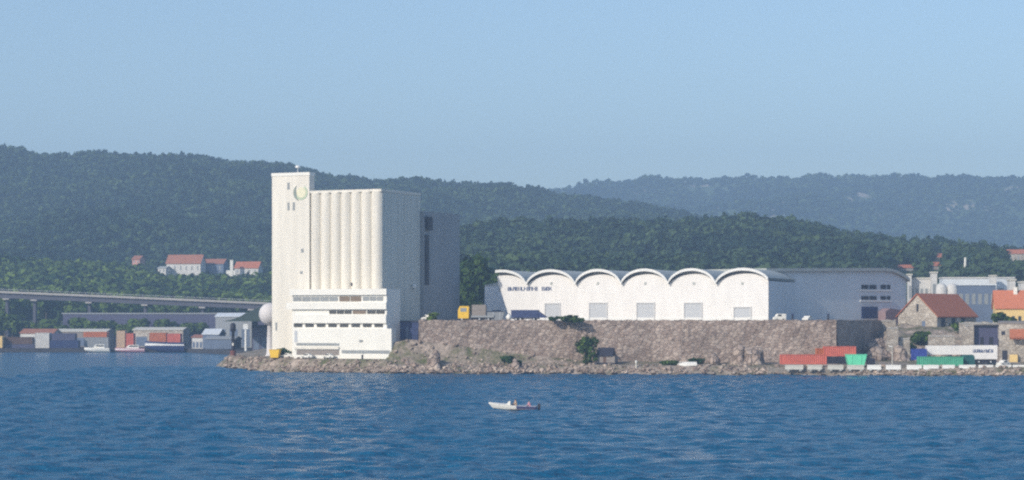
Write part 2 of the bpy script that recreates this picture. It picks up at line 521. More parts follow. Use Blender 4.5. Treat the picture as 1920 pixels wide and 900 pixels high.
tag(grid_mesh('headland', np.arange(-95, 230, 0.8), np.concatenate([np.arange(574, 700, 0.8), np.arange(700, 900, 5.0)]), headland_h, M['ground']), kind='structure')

# terrace on top of the stone wall: flat yard at eye height
T_W = 785
terr = [(XW(787, 622), 622.5), (XW(1566, 619), 619.5), (XW(1650, 690), 690), (XW(1700, 800), 800), (XW(1700, 960), 960), (XW(600, 960), 960), (XW(720, 690), 690), (XW(787, 660), 660)]
tag(MB().prism_z(terr, -2, 14.45).build('terrace', M['gravel']), kind='structure')

def hill(ridge, Yr, Yb, zb, rough, seed, back=500):
    rx = np.array([XW(p, Yr) for p, _ in ridge]); rz = np.array([ZW(q, Yr) for _, q in ridge])
    def h(X, Y):
        zr = np.interp(X * Yr / Y, rx, rz) if False else np.interp(X, rx, rz)
        t = np.clip((Y - Yb) / (Yr - Yb), 0, 1)
        s = t ** 1.15
        up = zb + (zr - zb) * s
        up = up + (fbm(X, Y, 260, seed) - 0.5) * rough * np.sin(np.clip(t, 0, 1) * math.pi) + (fbm(X, Y, 60, seed + 5) - 0.5) * rough * 0.25 * t
        back_ = np.clip((Y - Yr) / back, 0, 1)
        return up - back_ * (zr - zb) * 0.9
    return h

TREE_PX = 7
RID_L = [(-500, 255), (-100, 264), (0, 271), (60, 275), (140, 286), (240, 288), (350, 291), (420, 297), (480, 303), (540, 309), (590, 319), (650, 329), (700, 335), (740, 331), (790, 327), (850, 333), (900, 338), (940, 341), (985, 352), (1040, 364), (1120, 373), (1200, 381), (1280, 396), (1330, 408), (1420, 440), (1600, 500), (2500, 560)]
RID_M = [(700, 520), (800, 450), (840, 432), (900, 420), (1000, 416), (1150, 418), (1230, 415), (1310, 411), (1400, 409), (1480, 416), (1560, 432), (1640, 445), (1700, 450), (1800, 456), (1920, 466), (2300, 480)]
RID_F = [(300, 400), (900, 356), (980, 351), (1040, 346), (1100, 341), (1160, 337), (1200, 327), (1230, 325), (1260, 329), (1330, 332), (1380, 327), (1450, 326), (1500, 329), (1560, 328), (1640, 326), (1700, 329), (1760, 326), (1850, 328), (1960, 331), (2600, 345)]
RID_B = [(-300, 478), (0, 490), (120, 500), (250, 508), (330, 518), (500, 520), (620, 530), (900, 560)]
def down(r, k): return [(a, b + k) for a, b in r]
hL = hill(down(RID_L, 13), 2600, 1500, 30, 70, 1)
hM = hill(down(RID_M, 22), 1500, 930, 14, 30, 2)
hF = hill(down(RID_F, 7), 4500, 3000, 20, 120, 3)
hB = hill(down(RID_B, 14), 1500, 1175, 12, 8, 4, back=200)
tag(grid_mesh('hill', np.arange(-1000, 700, 20.0), np.arange(1490, 3100, 20.0), hL, M['soil']), kind='structure')
tag(grid_mesh('hill', np.arange(-120, 560, 12.0), np.arange(928, 1900, 12.0), hM, M['soil']), kind='structure')
tag(grid_mesh('hill', np.arange(-900, 1700, 30.0), np.arange(2990, 5000, 30.0), hF, M['farhill']), kind='structure')
tag(grid_mesh('hill', np.arange(-520, 40, 8.0), np.arange(1170, 1700, 8.0), hB, M['soil']), kind='structure')
# flat low land behind the harbour, up to the hills
tag(MB().prism_z([(-700, 1112), (-60, 1112), (60, 900), (700, 900), (900, 3100), (-1200, 3100)], -3, 1.4).build('low_land', M['soil']), kind='structure')

def scatter(hf, y0, y1, sp, pxa, pxb, seed, jit=0.45):
    rng = np.random.default_rng(seed)
    out = []
    ys = np.arange(y0, y1, sp)
    for y in ys:
        xa, xb = XW(pxa, y), XW(pxb, y)
        xs = np.arange(xa, xb, sp)
        out.append(np.stack([xs + rng.uniform(-jit, jit, len(xs)) * sp, y + rng.uniform(-jit, jit, len(xs)) * sp], -1))
    p = np.concatenate(out)
    z = hf(p[:, 0], p[:, 1])
    return np.column_stack([p, z])

def slope_Y(px, py):
    """distance at which the low right hill's ground is seen at photo row py"""
    for Y in np.arange(940, 1490, 2.0):
        z = float(hM(np.array([XW(px, Y)]), np.array([Y]))[0])
        if ZW(py, Y) <= z: return float(Y)
    return 1450.0
HOUSES_R = [('brown-roofed low house peeping from trees right of the long grey warehouse', 1684, 1715, 497, 502, 508, 'wood', 'redtile'),
            ('small tan-roofed house half way up the right trees', 1749, 1769, 476, 482, 489, 'rubblewall', 'redtile'),
            ('dull pink house just below the small tan-roofed house', 1744, 1766, 492, 498, 506, 'wood', 'redtile'),
            ('pinkish house high in the trees at the right edge', 1888, 1945, 468, 475, 492, 'rubblewall', 'redtile')]
def tints(p, seed, sc, lo=0.1, hi=0.8):
    rng = np.random.default_rng(seed)
    t = fbm(p[:, 0], p[:, 1], sc, seed) * 0.6 + rng.random(len(p)) * 0.4
    t = (t - 0.3) / 0.45
    return np.clip(lo + (hi - lo) * t, 0, 1)

pL = scatter(hL, 1500, 2660, 6.3, -60, 1420, 21)
forest('forest', 'dense dark green forest covering the long hill behind the silo', pL, RNG.uniform(5.0, 10.5, len(pL)), M['leaf_far'], 34, tints(pL, 5, 90, -0.35, 1.25), seed=31, leafk=0.34, aspect=(0.26, 0.62), protos=24)
pM = scatter(hM, 935, 1600, 6.2, 760, 2000, 22)
hM_h = RNG.uniform(6.5, 12.5, len(pM))
mpx = 960 + F * pM[:, 0] / pM[:, 1]
mtop = 598 - F * (pM[:, 2] + hM_h * 1.05 - CAMZ) / pM[:, 1]
km = np.ones(len(pM), bool)
for _, pa_, pb_, yr_, ye_, yg_, _, _ in HOUSES_R + [('', 1796, 1813, 480, 488, 510, '', '')]:
    Yh = slope_Y((pa_ + pb_) / 2, yg_)
    km &= ~((mpx > pa_ - 8) & (mpx < pb_ + 8) & (pM[:, 1] < Yh + 14) & ((mtop < ye_ + 5) | (pM[:, 1] > Yh - 6)))
pM, hM_h = pM[km], hM_h[km]
forest('forest', 'mixed green forest on the low hill behind the wave-roofed warehouse', pM, hM_h, M['leaf_far'], 90, tints(pM, 6, 60, 0.0, 1.0), seed=32, leafk=0.26, aspect=(0.24, 0.58), protos=24)
pF = scatter(hF, 3000, 4560, 11, 840, 1980, 23)
keep = (fbm(pF[:, 0], pF[:, 1], 110, 77) < 0.655) | (RNG.random(len(pF)) < 0.25)
pF = pF[keep]
forest('forest', 'hazy blue-green forest on the most distant ridge at the right', pF, RNG.uniform(6.0, 10.5, len(pF)), M['leaf_far'], 22, tints(pF, 7, 140, -0.3, 1.2), seed=33, leafk=0.5, aspect=(0.55, 0.8))
pB = scatter(hB, 1215, 1560, 6.0, -60, 760, 24)
bpx = 960 + F * pB[:, 0] / pB[:, 1]
hb = RNG.uniform(6, 12, len(pB))
top = 598 - F * (pB[:, 2] + hb * 1.05 - CAMZ) / pB[:, 1]
lim = np.where((bpx > 285) & (bpx < 500) & (pB[:, 1] < 1520), 506, 0)      # open lawn below the hillside houses
kp = (top > lim) | (pB[:, 1] > 1522)
kp &= ~((bpx > 280) & (bpx < 500) & (pB[:, 1] > 1465) & (pB[:, 1] < 1530))
pB, hb = pB[kp], hb[kp]
forest('forest', 'bright green wood on the bank behind the road bridge', pB, hb, M['leaf'], 120, tints(pB, 8, 28, -0.1, 1.15), seed=34, leafk=0.26)


# ------------------------------------------------------------------ trees and bushes of their own
def make_tree(name, label, cat, loc, h, rx, n=420, leaf=0.2, tint=(0.2, 0.7), group=None, seed=1, trunk=True, m=None):
    rng = np.random.default_rng(seed)
    t = thing(name, label, cat, loc, 0, group)
    base = 0.28 if trunk else 0.0
    qs = []
    for k in range(7):
        c = np.array([rng.uniform(-0.5, 0.5) * rx, rng.uniform(-0.5, 0.5) * rx, h * (base + (1 - base) * rng.uniform(0.25, 0.8))])
        s = rng.uniform(0.42, 0.62)
        qs.append(crown_faces(n // 7, leaf * max(rx, 1), rx * s, h * (1 - base) * s * 0.55, rng) + c)
    q = np.concatenate(qs).reshape(-1, 3)
    q[:, 2] = np.maximum(q[:, 2], 0.05)
    tt = np.repeat(np.clip(rng.normal((tint[0] + tint[1]) / 2, (tint[1] - tint[0]) / 3, len(q) // 4), 0, 1), 4)
    c = np_mesh('crown', q, np.arange(len(q)).reshape(-1, 4), m or M['leaf'], tt)
    c.parent = t
    tr = MB()
    r = max(0.05, h * 0.022)
    tr.tube((0, 0, -0.4), (0.02 * h, 0, h * 0.55), r * 1.3, r * 0.6)
    for k in range(4):
        a = k * 1.7 + seed
        tr.tube((0.01 * h, 0, h * (0.3 + 0.06 * k)), (rx * 0.5 * math.cos(a), rx * 0.5 * math.sin(a), h * (0.55 + 0.08 * k)), r * 0.55, r * 0.2, 6)
    tr.build('trunk', M['bark'], t)
    return t

protos = [make_tree('leafy_tree', 'pale green broad tree standing just behind the road bridge', 'tree', (0, 1190, 10), 12, 5.2, 700, 0.16, (0.55, 1.0), 'trees behind the road bridge', 51),
          make_tree('leafy_tree', 'dark green rounded tree standing just behind the road bridge', 'tree', (0, 1190, 10), 13, 5.6, 700, 0.16, (0.0, 0.35), 'trees behind the road bridge', 52),
          make_tree('leafy_tree', 'mid green bushy tree standing just behind the road bridge', 'tree', (0, 1190, 10), 11, 5.0, 700, 0.16, (0.3, 0.65), 'trees behind the road bridge', 53)]
pk = [children(p) for p in protos]
first = [True] * 3
for i in range(30):
    px = -20 + i * 18.2 + random.uniform(-7, 7)
    k = random.choice((0, 1, 2, 0))
    Y = 1205 + random.uniform(0, 45)
    X = XW(px, Y)
    z = float(hB(np.array([X]), np.array([Y]))[0]) - 0.5
    s = random.uniform(0.85, 1.35) + (0.25 if px < 180 else 0)
    if first[k]:
        protos[k].location = (X, Y, z); protos[k].scale = (s, s, s); first[k] = False
    else:
        copy_thing(protos[k], (X, Y, z), random.uniform(0, 6), protos[k]['label'], scale=(s, s, s), kids=pk[k])
low = [make_tree('leafy_tree', 'small green tree below the road bridge behind the left quay', 'tree', (0, 1130, 2), 8, 3.6, 560, 0.17, (0.25, 0.8), 'small trees below the road bridge', 61)]
lk = children(low[0])
for i, px in enumerate((-12, 8, 24, 42, 70, 96, 112, 150, 175, 196, 232, 262, 300, 318, 352, 372)):
    Y = 1113 + random.uniform(0, 8); s = random.uniform(1.25, 1.8) + (0.3 if px < 30 else 0)
    if i == 0: low[0].location = (XW(px, Y), Y, 1.3); low[0].scale = (s, s, s)
    else: copy_thing(low[0], (XW(px, Y), Y, 1.3), random.uniform(0, 6), low[0]['label'], scale=(s, s, s), kids=lk)
# trees in the silo's shadow, right of it
sh = make_tree('leafy_tree', 'dark green tree between the silo and the wave-roofed warehouse', 'tree', (0, 700, 14.4), 15, 4.2, 800, 0.15, (0.0, 0.4), 'trees between silo and warehouse', 71)
sk = children(sh)
for i, (px, Y, s) in enumerate(((858, 760, 1.2), (876, 740, 1.0), (896, 765, 1.25), (912, 745, 0.95), (930, 775, 1.2), (868, 790, 1.5), (905, 800, 1.6), (842, 800, 1.6), (888, 715, 0.62), (865, 712, 0.5))):
    if i == 0: sh.location = (XW(px, Y), Y, 14.4); sh.scale = (s,) * 3
    else: copy_thing(sh, (XW(px, Y), Y, 14.4), random.uniform(0, 6), sh['label'], scale=(s,) * 3, kids=sk)

# ------------------------------------------------------------------ grain silo with tower and stepped office block
TH = 25.0
ct, st = math.cos(R(TH)), math.sin(R(TH))
def local_s(px, C, th):
    """distance left of corner C along a front rotated by th where the photo column px falls"""
    k = (px - 960) / F
    return (C[0] - k * C[1]) / (math.cos(R(th)) + k * math.sin(R(th)))

SC = (XW(716, 634), 634.0)
silo = thing('grain_silo', 'tall cream grain silo with ribbed block, square tower and stepped white offices', 'silo', (SC[0], SC[1], 3.9), -R(TH))
def zl(py, Y): return ZW(py, Y) - 3.9
Wb = local_s(583, SC, TH)
topb = zl(359, 634)
b = MB()
nf = 7
fl = Wb / nf
prof = []
for i in range(nf):
    for k in range(8):
        t = k / 8
        prof.append((-Wb + (i + t) * fl, -1.05 * (math.sin(math.pi * t)) ** 0.75))
prof.append((0, 0))
poly = prof + [(0, 23.5), (-Wb, 23.5)]
b.prism_z(poly, 0, topb)
b.build('storage_block', M['cream_rib'], silo)
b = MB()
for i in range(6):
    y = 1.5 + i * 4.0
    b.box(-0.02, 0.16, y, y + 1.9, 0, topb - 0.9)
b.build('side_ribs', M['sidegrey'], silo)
MB().box(0.0, 0.05, 0.06, 23.45, 0, topb - 0.05).build('side_shade_panel', M['sidegrey'], silo)  # thin added sheet, its grey carries the shade of this face
MB().box(-Wb + 0.02, 0.22, -0.75, 23.6, topb, topb + 0.7).build('parapet', M['cream'], silo)
# tower
Wt = local_s(513, SC, TH) - Wb
Yt = SC[1] + (Wb + Wt / 2) * st
topt = zl(330, Yt)
tw = MB().box(-Wb - Wt, -Wb - 0.02, -0.9, 2.0, 0, topt)
tower = tw.build('elevator_tower', M['cream'], silo)
MB().box(-Wb - Wt - 0.15, -Wb + 0.15, -1.05, 2.15, topt, topt + 0.9).build('parapet', M['white'], tower)
def tpos(px, py):
    s = local_s(px, (SC[0] - 0.9 * st, SC[1] - 0.9 * ct), TH)
    Y = SC[1] - 0.9 * ct + s * st
    return -s, zl(py, Y)
for px, py, w, h in ((541, 349, 0.8, 2.0), (541, 387, 0.7, 2.3), (551, 387, 0.8, 2.3), (567, 470, 0.9, 1.1), (565, 511, 0.9, 0.8), (518, 612, 0.6, 2.4)):
    x, z = tpos(px, py)
    MB().box(x - w / 2, x + w / 2, -0.95, -0.8, z - h / 2, z + h / 2).build('window', M['greyglass'], tower)
# round emblem: pale yellow disc, green ring, dark crescent on its left
ex, ez = tpos(565, 361)
def ring(cx, cz, r0, r1, a0, a1, y0, y1, n=24, taper=False):
    m_ = MB()
    pts = []
    for i in range(n + 1):
        a = a0 + (a1 - a0) * i / n
        rr = r1
        pts.append((cx + rr * math.cos(a), cz + rr * math.sin(a)))
    for i in range(n, -1, -1):
        a = a0 + (a1 - a0) * i / n
        k = math.sin(math.pi * i / n) if taper else 1
        rr = r1 - (r1 - r0) * k
        pts.append((cx + rr * math.cos(a), cz + rr * math.sin(a)))
    vs = [(x, y0, z) for x, z in pts]; k = n + 1
    fs = [(i, i + 1, 2 * k - 2 - i, 2 * k - 1 - i) for i in range(n)]
    vs2 = [(x, y1, z) for x, z in pts]
    m_.add(vs, fs); m_.add(vs2, [tuple(reversed(q)) for q in fs])
    L = 2 * k
    m_.add(vs + vs2, [(i, i + L, (i + 1) % L + L, (i + 1) % L) for i in range(L)])
    return m_
em = ring(ex, ez, 0.02, 1.55, 0, 2 * math.pi, -0.98, -0.85).build('emblem', M['emyellow'], tower)
ring(ex, ez, 1.6, 2.1, R(-150), R(60), -1.0, -0.86).build('ring', M['emgreen'], em)
ring(ex - 0.15, ez, 1.5, 2.45, R(125), R(255), -1.02, -0.87, taper=True).build('crescent', M['emdark'], em)
x, z = tpos(552, 338)
an = MB()
an.tube((x, 1, topt + 0.9), (x, 1, topt + 2.6), 0.08)
an.lathe([(0.1, topt + 2.2), (0.7, topt + 2.4), (0.75, topt + 2.7), (0.5, topt + 3.0), (0.1, topt + 3.1)], 10, (x, 1))
an.build('antenna', M['rim'], tower)
# floodlamp and little openings
MB().lathe([(0.1, zl(542, 650)), (0.55, zl(541, 650)), (0.6, zl(537, 650)), (0.4, zl(534, 650)), (0.1, zl(533, 650))], 10, (0.75, 18.5)).build('lamp', M['rim'], silo)
s = local_s(663, SC, TH); MB().box(-s - 0.5, -s + 0.5, -0.86, -0.3, zl(537, 645), zl(531, 645)).build('hatch', M['dark'], silo)
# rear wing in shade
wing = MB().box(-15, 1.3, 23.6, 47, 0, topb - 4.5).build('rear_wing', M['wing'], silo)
wc = MB(); wc.box(1.3, 2.3, 24.2, 27.2, zl(431, 655), zl(406, 655)); wc.build('dark_gap', M['dark'], wing)  # dark box standing in for a gap, its shade put into the colour
MB().box(1.3, 1.7, 24.0, 26.0, zl(534, 655), zl(440, 655)).build('dark_recess', M['dark'], wing)  # dark strip standing in for a shaded narrow recess
# stepped office block in front (local y from -9)
OY = -9.0
OC = (SC[0] + OY * st, SC[1] + OY * ct)
def ox(px, y=OY):
    C = (SC[0] + y * st, SC[1] + y * ct)
    return -local_s(px, C, TH)
def oz(py): return zl(py, 626.0)
x0, x1 = ox(548), ox(725)
office = MB().box(x0, x1, OY, -0.95, oz(672), oz(542)).build('office_block', M['white'], silo)
MB().box(x0 - 0.5, x1 + 0.2, OY - 0.6, OY + 1, oz(553), oz(541.5)).build('parapet', M['white'], office)
def band(pa, pb, ya, yb, m, n, name='window', dy=0.12):
    xa, xb = ox(pa), ox(pb)
    w = (xb - xa) / n
    for i in range(n):
        MB().box(xa + i * w + 0.12, xa + (i + 1) * w - 0.12, OY - dy, OY + 0.1, oz(yb), oz(ya)).build(name, m, office)
band(549, 634, 556, 564.5, M['greyglass'], 5)
band(636, 678, 555.5, 565, M['brownglass'], 2)
band(680, 719, 556, 564, M['greyglass'], 3)
MB().box(ox(539), x1 + 0.2, OY - 0.7, OY + 0.6, oz(580), oz(567)).build('balcony_front', M['white'], office)
band(617, 660, 582, 588.5, M['glass'], 3)
band(661, 687, 582, 588.5, M['brownglass'], 1)
band(688, 722, 582, 588.5, M['glass'], 2)
MB().box(ox(551), x1 + 0.15, OY - 0.7, OY + 0.6, oz(606), oz(590)).build('balcony_front', M['white'], office)
for i in range(8):
    pa = 551 + i * 21.6
    MB().box(ox(pa), ox(pa + 16), OY - 0.1, OY + 0.1, oz(613.5), oz(607)).build('window', M['glass'], office)
low_b = MB().box(ox(551, OY - 2.2), ox(734, OY - 2.2), OY - 2.2, OY + 0.5, oz(673), oz(616)).build('lower_block', M['white'], office)
MB().box(ox(552, OY - 2.3), ox(557, OY - 2.3), OY - 2.3, OY - 2.1, oz(642), oz(620)).build('drainpipe', M['shutter'], low_b)
def lowbox(pa, pb, ya, yb, d, m, name):
    MB().box(ox(pa, OY - 2.2), ox(pb, OY - 2.2), OY - 2.2 - d, OY - 2.1, oz(yb), oz(ya)).build(name, m, low_b)
lowbox(556, 636, 643.5, 648.5, 0.08, M['greyglass'], 'window')
lowbox(553, 636, 650, 655, 0.5, M['cream'], 'canopy')
lowbox(556, 636, 656.5, 666, 0.06, M['wood'], 'garage_door')
lowbox(641, 731, 656.5, 663, 0.06, M['greyglass'], 'window')
lowbox(640, 679, 664.5, 673, 0.5, M['white'], 'loading_dock')
lowbox(683, 730, 664.5, 673, 0.5, M['white'], 'loading_dock')
lowbox(679.2, 682.8, 664.8, 673, 0.06, M['dark'], 'door')
lowbox(674, 680, 637, 641, 0.2, M['greyglass'], 'wall_lamp')

# low dark block between silo and wall
ds = thing('shed', 'dark blue-black shed between the silo and the end of the stone wall', 'shed', (XW(765, 630), 630, 8.0), R(-10))
MB().box(-3.4, 3.6, 0, 6, -2, 6.2).build('wall', M['navy'], ds)
MB().box(-3.7, 3.9, -0.3, 6.3, 6.2, 6.5).build('roof', M['dark'], ds)
MB().box(-0.5, 0.1, -0.08, 0.1, 0, 4.8).build('door_post', M['slate'], ds)

# white spherical tank behind the tower
tk = thing('storage_tank', 'white round tank on a stem poking out behind the silo tower', 'tank', (XW(507, 680), 680, 3.0))
pr = []
rr = 3.5; zc = ZW(589, 680) - 3.0
for i in range(13):
    a = -math.pi / 2 + math.pi * i / 12
    pr.append((max(0.02, rr * math.cos(a)), zc + rr * math.sin(a)))
MB().lathe(pr, 24).build('tank_shell', M['tankgrey'], tk)
MB().lathe([(2.4, -0.5), (1.2, 1.5), (0.9, zc - 3.0), (1.5, zc - 2.5)], 14).build('stem', M['tankgrey'], tk)

# ------------------------------------------------------------------ wave-roofed warehouse
TW = 20.0
WC = (XW(1441, 642), 642.0)
ZB = 14.5
wh = thing('warehouse', 'white warehouse with six arched wave roofs above the stone wall', 'warehouse', (WC[0], WC[1], ZB), -R(TW))
def wx(px, y=0.0):
    C = (WC[0] + y * math.sin(R(TW)), WC[1] + y * math.cos(R(TW)))
    return -local_s(px, C, TW)
def wy(x): return WC[1] - x * math.sin(R(TW))
def wz(py, x): return ZW(py, wy(x)) - ZB
val_px = [897, 989, 1080, 1166, 1254, 1343, 1446]
vx = [wx(p) for p in val_px]
xl_top, xl_bot = wx(930), wx(957)
Z_V = wz(533, vx[3]); Z_C = wz(508, vx[3] + 6)
def arc_z(i, t):        # t 0..1 across bay i
    k = 2 * t - 1
    Rr = ((1 ** 2) + 0.75 ** 2) / (2 * 0.75)
    c = (math.sqrt(max(0, Rr * Rr - k * k)) - (Rr - 0.75)) / 0.75
    return Z_V + (Z_C - Z_V) * c
def arch_pts(i, n=20, xa=None, xb=None):
    out = []
    for k in range(n + 1):
        x = vx[i] + (vx[i + 1] - vx[i]) * k / n
        if xa is not None and x < xa: continue
        if xb is not None and x > xb: continue
        out.append((x, arc_z(i, k / n)))
    return out
WALL_DROP = 1.05          # the front wall's own arches sit a little under the roof shells
top = []
for i in range(6):
    p = arch_pts(i, 20, xl_top if i == 0 else None, 0.0 if i == 5 else None)
    top += p if i == 0 else p[1:]
if top[-1][0] < -0.05:
    t = (0 - vx[5]) / (vx[6] - vx[5]); top.append((0.0, arc_z(5, t)))
bayw = (vx[6] - vx[0]) / 6
def drop(x):
    k = 0.0
    for i in range(6):
        if vx[i] <= x <= vx[i + 1]:
            t = (x - vx[i]) / (vx[i + 1] - vx[i]); k = WALL_DROP * max(0.0, math.sin(math.pi * t)) ** 0.5 * (1.45 - 0.95 * t)
    return k
shell = list(top)
top = [(x, z - drop(x)) for x, z in top]
wall_poly = [(xl_bot, 0)] + [(0, 0)] + list(reversed(top))
# concave polygon: build the face as strips so that shading is clean
fw = MB()
xs_top = top
for a, b2 in zip(xs_top[:-1], xs_top[1:]):
    def zlow(x):
        if x >= xl_bot: return 0.0
        return (xl_bot - x) / (xl_bot - xl_top) * top[0][1]
    za, zb_ = zlow(a[0]), zlow(b2[0])
    if b2[1] - zb_ < 0.02 and a[1] - za < 0.02: continue
    fw.add([(a[0], 0, za), (b2[0], 0, zb_), (b2[0], 0, b2[1]), (a[0], 0, a[1]),
            (a[0], 0.4, za), (b2[0], 0.4, zb_), (b2[0], 0.4, b2[1]), (a[0], 0.4, a[1])],
           [(0, 1, 2, 3), (5, 4, 7, 6), (3, 2, 6, 7), (0, 4, 5, 1)])
fw.build('front_wall', M['sheet'], wh)
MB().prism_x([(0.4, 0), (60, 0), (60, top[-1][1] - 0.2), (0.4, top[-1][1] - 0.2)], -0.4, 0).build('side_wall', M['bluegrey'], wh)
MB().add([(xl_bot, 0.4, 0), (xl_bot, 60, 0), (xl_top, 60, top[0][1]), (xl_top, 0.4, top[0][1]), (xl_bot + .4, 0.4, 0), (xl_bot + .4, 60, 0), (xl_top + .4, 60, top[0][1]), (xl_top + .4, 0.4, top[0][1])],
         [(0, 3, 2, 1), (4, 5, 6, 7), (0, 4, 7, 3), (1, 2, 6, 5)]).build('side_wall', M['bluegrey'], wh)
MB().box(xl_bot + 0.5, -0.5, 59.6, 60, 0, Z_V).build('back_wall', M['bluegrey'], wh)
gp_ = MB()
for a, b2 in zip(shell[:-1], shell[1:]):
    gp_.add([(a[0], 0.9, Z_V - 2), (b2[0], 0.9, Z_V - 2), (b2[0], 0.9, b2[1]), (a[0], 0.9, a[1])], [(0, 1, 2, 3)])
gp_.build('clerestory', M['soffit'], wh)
OVH = -1.3
for i in range(6):
    p = arch_pts(i, 24, xl_top - 0.4 if i == 0 else None, 0.5 if i == 5 else None)
    dz = 0.55
    k = len(p)
    rb = MB()
    vs = [(x, OVH + 0.35, z + 0.06) for x, z in p] + [(x, OVH + 0.35, z + dz) for x, z in p] + [(x, 60, z + 0.06) for x, z in p] + [(x, 60, z + dz) for x, z in p]
    fs = []
    for j in range(k - 1):
        fs += [(j, j + 1, k + j + 1, k + j), (k + j, k + j + 1, 3 * k + j + 1, 3 * k + j), (j, 2 * k + j, 2 * k + j + 1, j + 1)]
    rb.add(vs, fs, False)
    vault = rb.build('roof_vault', M['roofgrey'], wh)
    rm = MB()
    vs = [(x, OVH, z - 0.12) for x, z in p] + [(x, OVH, z + dz + 0.12) for x, z in p] + [(x, OVH + 0.34, z - 0.12) for x, z in p] + [(x, OVH + 0.34, z + dz + 0.12) for x, z in p]
    fs = []
    for j in range(k - 1):
        fs += [(j, j + 1, k + j + 1, k + j), (k + j, k + j + 1, 3 * k + j + 1, 3 * k + j), (j, 2 * k + j, 2 * k + j + 1, j + 1), (2 * k + j, 3 * k + j, 3 * k + j + 1, 2 * k + j + 1)]
    fs += [(0, k, 3 * k, 2 * k), (k - 1, 3 * k - 1, 4 * k - 1, 2 * k - 1)]
    rm.add(vs, fs)
    rm.build('roof_rim', M['rim'], vault)
for pa, pb, ptop in ((1021, 1051, 568), (1104, 1139, 567), (1193, 1228, 567), (1282, 1317, 567), (1375, 1409, 575)):
    xa, xb = wx(pa), wx(pb)
    zt = wz(ptop, xa)
    dr = MB().box(xa + 0.3, xb - 0.3, -0.03, 0.1, 0.05, zt - 0.3).build('roller_door', M['shutter'], wh)
    fr = MB()
    fr.box(xa, xa + 0.3, -0.22, 0.1, 0.05, zt).box(xb - 0.3, xb, -0.22, 0.1, 0.05, zt).box(xa + 0.3, xb - 0.3, -0.22, 0.1, zt - 0.3, zt)
    fr.build('frame', M['frame'], dr)
for px in (1034, 1121, 1210, 1301, 1392):
    xa = wx(px); zt = wz(531.5, xa)
    MB().box(xa - 0.35, xa + 0.35, -0.08, 0.05, zt - 0.4, zt + 0.4).build('vent', M['roofgrey'], wh)
MB().box(wx(1012), -0.02, -0.12, -0.01, 0.02, 0.9).build('plinth', M['rim'], wh)

def glyph_row(x0, x1, z0, z1, y0, y1, n, seed):
    """small block letters too blurred to read in the photo: letter-like strokes only"""
    rng = random.Random(seed)
    mb = MB(); w = (x1 - x0) / n; t = w * 0.26
    for i in range(n):
        a, b_ = x0 + i * w, x0 + (i + 1) * w - w * 0.18
        mb.box(a, a + t, y0, y1, z0, z1)
        for q in (0, 1, 2):
            if rng.random() < 0.6:
                zz = z0 + (z1 - z0) * (0.0, 0.4, 0.8)[q]
                mb.box(a + t, b_, y0, y1, zz, zz + (z1 - z0) * 0.2)
        if rng.random() < 0.6: mb.box(b_ - t * 0.5, b_ + t * 0.5, y0 - 0.004, y1 - 0.004, z0, z1)
    return mb
za, zb_ = wz(545, wx(980)), wz(538, wx(980))
glyph_row(wx(952), wx(1008), za, zb_, -0.1, -0.02, 11, 4).build('lettering', M['letterblue'], wh)
glyph_row(wx(1016), wx(1034), za, zb_, -0.1, -0.02, 4, 9).build('lettering', M['letterblue'], wh)

# grey shed in the shade left of the warehouse
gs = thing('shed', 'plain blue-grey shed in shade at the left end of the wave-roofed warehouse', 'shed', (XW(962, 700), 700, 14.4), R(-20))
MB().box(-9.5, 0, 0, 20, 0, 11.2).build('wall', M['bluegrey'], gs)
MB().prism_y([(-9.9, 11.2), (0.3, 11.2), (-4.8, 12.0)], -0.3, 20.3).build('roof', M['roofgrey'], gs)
MB().box(-7, -4, -0.1, 0.1, 0, 3.4).build('door', M['slate'], gs)

# long grey building with rounded roof end
G0, G1 = (XW(1432, 664), 664.0), (XW(1699, 712), 712.0)
gl = math.hypot(G1[0] - G0[0], G1[1] - G0[1])
ga = math.atan2(G1[1] - G0[1], G1[0] - G0[0])
gb = thing('warehouse', 'long blue-grey shaded warehouse with rounded roof end and small windows', 'warehouse', (G0[0], G0[1], 13.5), ga)
gtop = 29.3 - 13.5
def gx(px):
    k = (px - 960) / F
    dx, dy = math.cos(ga), math.sin(ga)
    return (k * G0[1] - G0[0]) / (dx - k * dy)
def gz(py, x): return ZW(py, G0[1] + x * math.sin(ga)) - 13.5
prof = [(0, gtop)]
xc = gx(1655)
for i in range(11):
    t = i / 10
    prof.append((xc + (gl - xc) * t, gtop + 0.7 - (gtop + 0.7 - gz(526, gl)) * t ** 2.2))
prof[0] = (0, gtop - 0.3)
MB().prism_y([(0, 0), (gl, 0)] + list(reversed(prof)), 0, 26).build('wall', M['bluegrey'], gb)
rb = MB()
k = len(prof)
pr2 = [(x, z) for x, z in prof]
pr2[-1] = (pr2[-1][0] + 0.8, pr2[-1][1] - 0.35)
vs = [(x, -1.0, z + 0.02) for x, z in pr2] + [(x, -1.0, z + 1.0) for x, z in pr2] + [(x, 26.5, z + 0.02) for x, z in pr2] + [(x, 26.5, z + 1.0) for x, z in pr2]
fs = []
for j in range(k - 1):
    fs += [(j, j + 1, k + j + 1, k + j), (k + j, k + j + 1, 3 * k + j + 1, 3 * k + j), (j, 2 * k + j, 2 * k + j + 1, j + 1)]
fs += [(0, k, 3 * k, 2 * k), (k - 1, 3 * k - 1, 4 * k - 1, 2 * k - 1)]
rb.add(vs, fs)
rb.build('roof', M['roofgrey'], gb)
